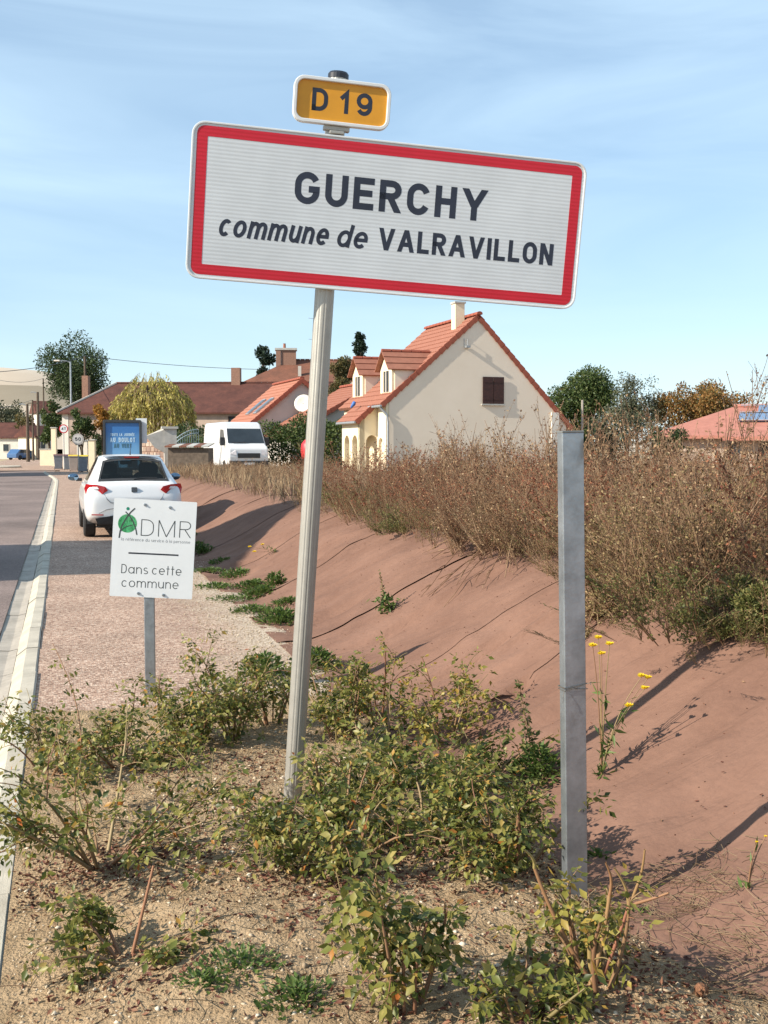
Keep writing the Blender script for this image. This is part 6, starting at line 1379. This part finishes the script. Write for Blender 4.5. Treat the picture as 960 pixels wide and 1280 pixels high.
# ---- white van
def van():
    P = at(314, 566, 49.5); c = thing('white_van', 'white delivery van facing the camera behind the weeds', 'van', (P.x - .1, P.y, .42), math.pi - math.radians(-6)); c.scale = (.92, .92, .92)
    # local: front at -y turned to face the camera after rotation => front is +y here
    prof = [(-5.4, .35), (-5.45, 1.0), (-5.4, 2.35), (-5.2, 2.5), (-1.5, 2.5), (-1.15, 2.40), (-.45, 1.42), (-.05, 1.22), (.0, .8), (-.02, .35)]
    mb = MB(); n = len(prof); ws = lambda z: 1.0 - .10 * max(0, (z - 1.1)) / 1.4 - (.03 if z < .5 else 0)
    V = [(-ws(z), y, z) for y, z in prof] + [(ws(z), y, z) for y, z in prof]; mb.add(V, [tuple(range(n - 1, -1, -1)), tuple(range(n, 2 * n))] + [(i, (i + 1) % n, (i + 1) % n + n, i + n) for i in range(n)])
    mb.build('body', M['carwhite'], c, bevel=.10, seg=4)
    def sl(t, x, o=.0): y0, z0, y1, z1 = -.47, 1.45, -1.14, 2.36; return Vector((x, y0 + (y1 - y0) * t + o * .8, z0 + (z1 - z0) * t + o * .57))
    g = MB(); g.add([sl(.02, -.90, .02), sl(.02, .90, .02), sl(.78, .84, .02), sl(.78, -.84, .02)], [(0, 1, 2, 3)]).add([sl(.02, -.90, .004), sl(.02, .90, .004), sl(.78, .84, .004), sl(.78, -.84, .004)], [(3, 2, 1, 0)]); g.build('windscreen', M['winglass'], c)
    for s in (-1, 1):
        MB().add([(s * .985, -1.9, 1.45), (s * .985, -.75, 1.45), (s * .93, -1.25, 2.12), (s * .93, -1.9, 2.15)], [(0, 1, 2, 3)]).build('side_window', M['winglass'], c)
        MB().box(s * 1.02 - .03 if s > 0 else -1.22, 1.22 if s > 0 else -.99, -.85, -.72, 1.35, 1.75).build('door_mirror', M['plastic'], c, bevel=.03)
        MB().add([(s * .93, -.01, .95), (s * .60, .02, .88), (s * .64, -.02, 1.12), (s * .95, -.22, 1.25)], [(0, 1, 2, 3)]).build('headlight', M['clear'], c)
        for y in (-.95, -4.5): wheel(c, s * .88, y, .33, .22)
    MB().box(-.55, .55, -.02, .025, .75, .98).build('grille', M['plastic'], c); MB().box(-.96, .96, -.06, .05, .34, .62).build('bumper', M['plastic'], c, bevel=.04)
    MB().tube([sl(.03, 0, .04), sl(.03, .7, .04)], .015, 5).build('wiper', M['plastic'], c)
    MB().box(-.26, .26, .052, .06, .42, .53).build('number_plate', M['plate'], c)
van()

# ---- utility poles, lamp, wires
def pole(px, top, base, d, label, arm=None, w=.12, group='poles along the street'):
    P = at(px, top, d); o = thing('utility_pole', label, 'pole', (P.x, P.y, 0), -YAW, group); MB().tube([(0, 0, -.2), (0, 0, P.z)], [w * 1.25, w * .8], 8).build('shaft', M['bark'] if not arm == 'lamp' else M['galv'], o)
    if arm == 'cross': MB().box(-.6, .6, -.05, .05, P.z - .45, P.z - .33).build('cross_arm', M['bark'], o)
    if arm == 'lamp':
        MB().tube([(0, 0, P.z - .1), (-.3, 0, P.z + .05), (-.9, 0, P.z + .08)], .04, 6).build('arm', M['galv'], o); MB().box(-1.35, -.85, -.12, .12, P.z + .02, P.z + .14).build('lamp_head', M['whitewall'], o, bevel=.04)
    if arm == 'bracket': MB().tube([(0, 0, P.z - .2), (-.5, 0, P.z), (-.9, 0, P.z - .05)], .05, 6).build('arm', M['galv'], o)
    return P
pa = pole(106, 445, 520, 95, 'tall pole carrying the overhead wire above the farmhouse'); pole(88, 452, 560, 93, 'street lamp beside the big dark green tree', 'lamp', .08)
pole(34, 505, 577, 128, 'nearest dark utility pole at the far end of the street', 'bracket', .18); pb_ = pole(40.5, 500, 577, 140, 'utility pole with cross arm behind the dark one', 'cross', .12); pole(47, 490, 577, 150, 'thick utility pole with bracket by the far houses', 'bracket', .2); pc_ = pole(54, 473, 575, 160, 'thin tall pole in front of the distant hill', None, .12)
def wire(A, B, sag, label):
    pts = [A.lerp(B, t / 16) - Vector((0, 0, sag * 4 * (t / 16) * (1 - t / 16))) for t in range(17)]
    tag(MB().tube(pts, .022, 4).build('overhead_wire', M['black']), label, 'wire', 'overhead wires')
wire(pa, at(345, 462, 112), .25, 'overhead wire from the tall pole to the brick chimney house'); wire(pa, at(-30, 466, 70), .3, 'overhead wire leaving the tall pole to the left')
wire(pb_, at(-20, 512, 120), .2, 'thin wire from the cross arm pole to the left edge'); wire(pc_, at(-20, 470, 120), .6, 'wire from the thin tall pole to the left edge')
# ---- far parked car
def far_car():
    P = at(27, 575, 150); c = thing('far_car', 'blue car parked at the far end of the street', 'car', (P.x, P.y, -.02), -YAW + 1.2); bl = mat('blue_paint', (.05, .12, .26), .25, coat=.6)
    MB().prism([(-2, .25), (2, .25), (2, .7), (1.3, .85), (.8, 1.4), (-1.2, 1.42), (-1.8, .9), (-2, .8)], 1, -.8, .8).build('body', bl, c, bevel=.08, seg=3)
    for s in (-1, 1): MB().add([(-1.45, s * .806, .92), (1.0, s * .806, .92), (.72, s * .806, 1.3), (-1.1, s * .806, 1.32)], [(0, 1, 2, 3)]).build('window', M['winglass'], c)
    for s in (-1, 1):
        for x in (-1.25, 1.25): MB().lathe([(.31, -.1), (.31, .1)], 16, Matrix.Translation((x, s * .76, .31)) @ Matrix.Rotation(math.pi / 2, 4, 'X')).build('wheel', M['rubber'], c)
    MB().box(2.0, 2.03, -.6, .6, .55, .7).build('tail_light', M['taillight'], c)
far_car()

# ------------------------------------------------------------------ greener and redder plants among the brown weeds
r = np.random.default_rng(131)
M['redseed'] = leafmat('red_dock_seed', [(.10, .028, .016), (.17, .05, .028), (.24, .085, .045), (.30, .14, .07)], .2, .8)
M['weedolive'] = leafmat('olive_weed', [(.06, .075, .022), (.11, .125, .035), (.17, .17, .05), (.26, .22, .08)], .28, .6)
for lab, ml, n, y0, y1, dx, h0 in (('reddish dock seed stalks standing among the brown weeds', 'redseed', 270, 2.5, 16, 3.2, .85), ('greener leafy plants at the front of the brown weeds', 'weedolive', 300, 2.2, 17, 1.5, .42)):
    Y = y0 + (y1 - y0) * r.uniform(0, 1, n); X = crest_x(Y) - .25 + dx * r.uniform(0, 1, n) ** 1.3; Z = np.where(X < 3.75, felt_z(X, Y), plateau_z(X, Y)) - .02
    hh = h0 * r.uniform(.6, 1.25, n); pos = np.stack([X, Y, Z], -1); rz = r.uniform(0, 6.28, n); til = r.normal(size=(n, 2)) * .2; til[:, 0] -= .2 * (X < crest_x(Y) + .2)
    root = thing('mixed_weeds', lab, 'weeds'); root['kind'] = 'stuff'
    a = link('stems', mesh_np('stems', *scatter([p[0] for p in near_p], pos, rz, hh, til)), M['stem'], root); a['kind'] = 'stuff'
    b = link('foliage', mesh_np('foliage', *scatter([p[1] for p in near_p], pos, rz, hh, til)), M[ml], root); b['kind'] = 'stuff'
r = np.random.default_rng(137)      # tall loose stalks that break the outline of the weeds
n = 75; Y = r.uniform(4.5, 14.5, n); X = crest_x(Y) + .3 + 2.6 * r.uniform(0, 1, n); hh = r.uniform(.95, 1.35, n) * np.interp(Y, [4, 9, 15], [1.0, 1.05, .85])
pr = [weed_geo(np.random.default_rng(260 + i), 1.0, 12, 260, .018, .42, .0045) for i in range(5)]; pos = np.stack([X, Y, plateau_z(X, Y) - .02], -1); rz = r.uniform(0, 6.28, n); til = r.normal(size=(n, 2)) * .16
root = thing('loose_stalks', 'loose tall stalks rising above the brown weeds', 'weeds'); root['kind'] = 'stuff'
link('stems', mesh_np('stems', *scatter([p[0] for p in pr], pos, rz, hh, til)), M['stem'], root)['kind'] = 'stuff'; link('seed_heads', mesh_np('seed_heads', *scatter([p[1] for p in pr], pos, rz, hh, til)), M['dry'], root)['kind'] = 'stuff'
# dense leafy mounds that spill down the bank
def mound(px, py, w, h, m, n, leaf, label, seed, lobes=16):
    r = np.random.default_rng(seed); p = felt_at(px, py); az = r.uniform(0, 6.28, lobes); q = np.sqrt(r.uniform(0, 1, lobes)) * w / 2
    lx, ly = np.cos(az) * q, np.sin(az) * q * .8; gz = np.maximum(felt_z(p.x + lx, p.y + ly), -.1) - p.z; lz = gz + h * r.uniform(.25, .8, lobes) * (1 - (q / w * 1.6) ** 2).clip(.25, 1); lr = r.uniform(.10, .2, lobes) * w
    ci = r.integers(0, lobes, n); v = rdir(r, n, .15); A = np.stack([lx[ci], ly[ci], lz[ci]], -1) + v * (lr[ci] * r.uniform(.25, 1.05, n) ** .7)[:, None] * np.array([1, 1, .8])
    A[:, 2] = np.maximum(A[:, 2], felt_z(p.x + A[:, 0], p.y + A[:, 1]) - p.z + .01); ll = leaf * r.uniform(.5, 1.5, n)
    nb = 60; c2 = r.integers(0, lobes, nb); B = np.zeros((nb, 3)); E_ = np.stack([lx[c2], ly[c2], lz[c2]], -1) + rdir(r, nb, .6) * lr[c2][:, None] * 1.15; t = np.linspace(0, 1, 6)[None, :, None]; P = E_[:, None] * t + np.array([0, 0, 1.]) * (.06 * np.sin(t * 3.1))
    place('dry_bush', label, 'bush', p, [('stems', tube_geo(P, np.linspace(.004, .0012, 6)[None] * np.ones((nb, 1)), 4), M['stem'], True), ('foliage', chip_geo(A, unit(v + r.normal(size=(n, 3)) * .6 + np.array([0, 0, .4])), r.normal(size=(n, 3)), ll, ll * .5), M[m], True)], 0, 'bushes on the felt bank')
mound(915, 795, .62, .34, 'weedolive', 9000, .017, 'light olive mound of leafy weed at the right edge above the post shadow', 901)
mound(800, 745, .70, .36, 'dry2', 8000, .017, 'brown olive mound sprawling down the felt right of the steel post', 902)
mound(745, 775, .5, .12, 'dry2', 2200, .015, 'flat straggling weed lying on the felt just right of the steel post', 905, 12)
mound(505, 660, .5, .22, 'weedolive', 4000, .016, 'small olive mound overhanging the felt in the middle', 903)
mound(690, 690, .5, .25, 'dry', 4000, .017, 'brown leafy mound on the crest left of the steel post', 904)
# pale gravel worn into the pavement beside the bank
t = M['pave'].node_tree; b = t.nodes['Principled BSDF']; c = t.nodes.new('ShaderNodeTexCoord'); sp_ = t.nodes.new('ShaderNodeSeparateXYZ'); t.links.new(c.outputs['Object'], sp_.inputs[0])
nn = t.nodes.new('ShaderNodeTexNoise'); nn.inputs['Scale'].default_value = 1.6; nn.inputs['Detail'].default_value = 6; t.links.new(c.outputs['Object'], nn.inputs['Vector'])
m1 = t.nodes.new('ShaderNodeMath'); m1.operation = 'MULTIPLY_ADD'; m1.inputs[1].default_value = 1.5; t.links.new(nn.outputs['Fac'], m1.inputs[0]); t.links.new(sp_.outputs['X'], m1.inputs[2])
mr = t.nodes.new('ShaderNodeMapRange'); mr.inputs['From Min'].default_value = 1.75; mr.inputs['From Max'].default_value = 2.45; mr.inputs['To Max'].default_value = .8; t.links.new(m1.outputs[0], mr.inputs['Value'])
lk = b.inputs['Base Color'].links[0].from_socket; x = t.nodes.new('ShaderNodeMix'); x.data_type = 'RGBA'; v = t.nodes.new('ShaderNodeTexVoronoi'); v.inputs['Scale'].default_value = 60; t.links.new(c.outputs['Object'], v.inputs['Vector']); sc2 = t.nodes.new('ShaderNodeSeparateColor'); t.links.new(v.outputs['Color'], sc2.inputs['Color'])
rp = t.nodes.new('ShaderNodeValToRGB'); rp.color_ramp.elements[0].color = (.24, .18, .12, 1); rp.color_ramp.elements[1].color = (.62, .53, .42, 1); t.links.new(sc2.outputs['Red'], rp.inputs['Fac'])
t.links.new(mr.outputs['Result'], x.inputs['Factor']); t.links.new(lk, x.inputs['A']); t.links.new(rp.outputs['Color'], x.inputs['B']); t.links.new(x.outputs['Result'], b.inputs['Base Color'])
# scraps lying on the felt
r = np.random.default_rng(151); n = 900; Y = 2 + 14 * r.uniform(0, 1, n) ** 1.4; X = r.uniform(1.95, 3.4, n); P = np.stack([X, Y, felt_z(X, Y) + .006], -1)
tag(link('felt_scraps', mesh_np('felt_scraps', *leaf_geo(P, unit(r.normal(size=(n, 3)) * np.array([1, 1, .3])), unit(r.normal(size=(n, 3)) * .3 + np.array([-.3, 0, 1.])), r.uniform(.006, .022, n), r.uniform(.004, .010, n), .4)), M['litter']), 'dead leaf scraps lying on the brown felt', 'leaf litter', kind='stuff')
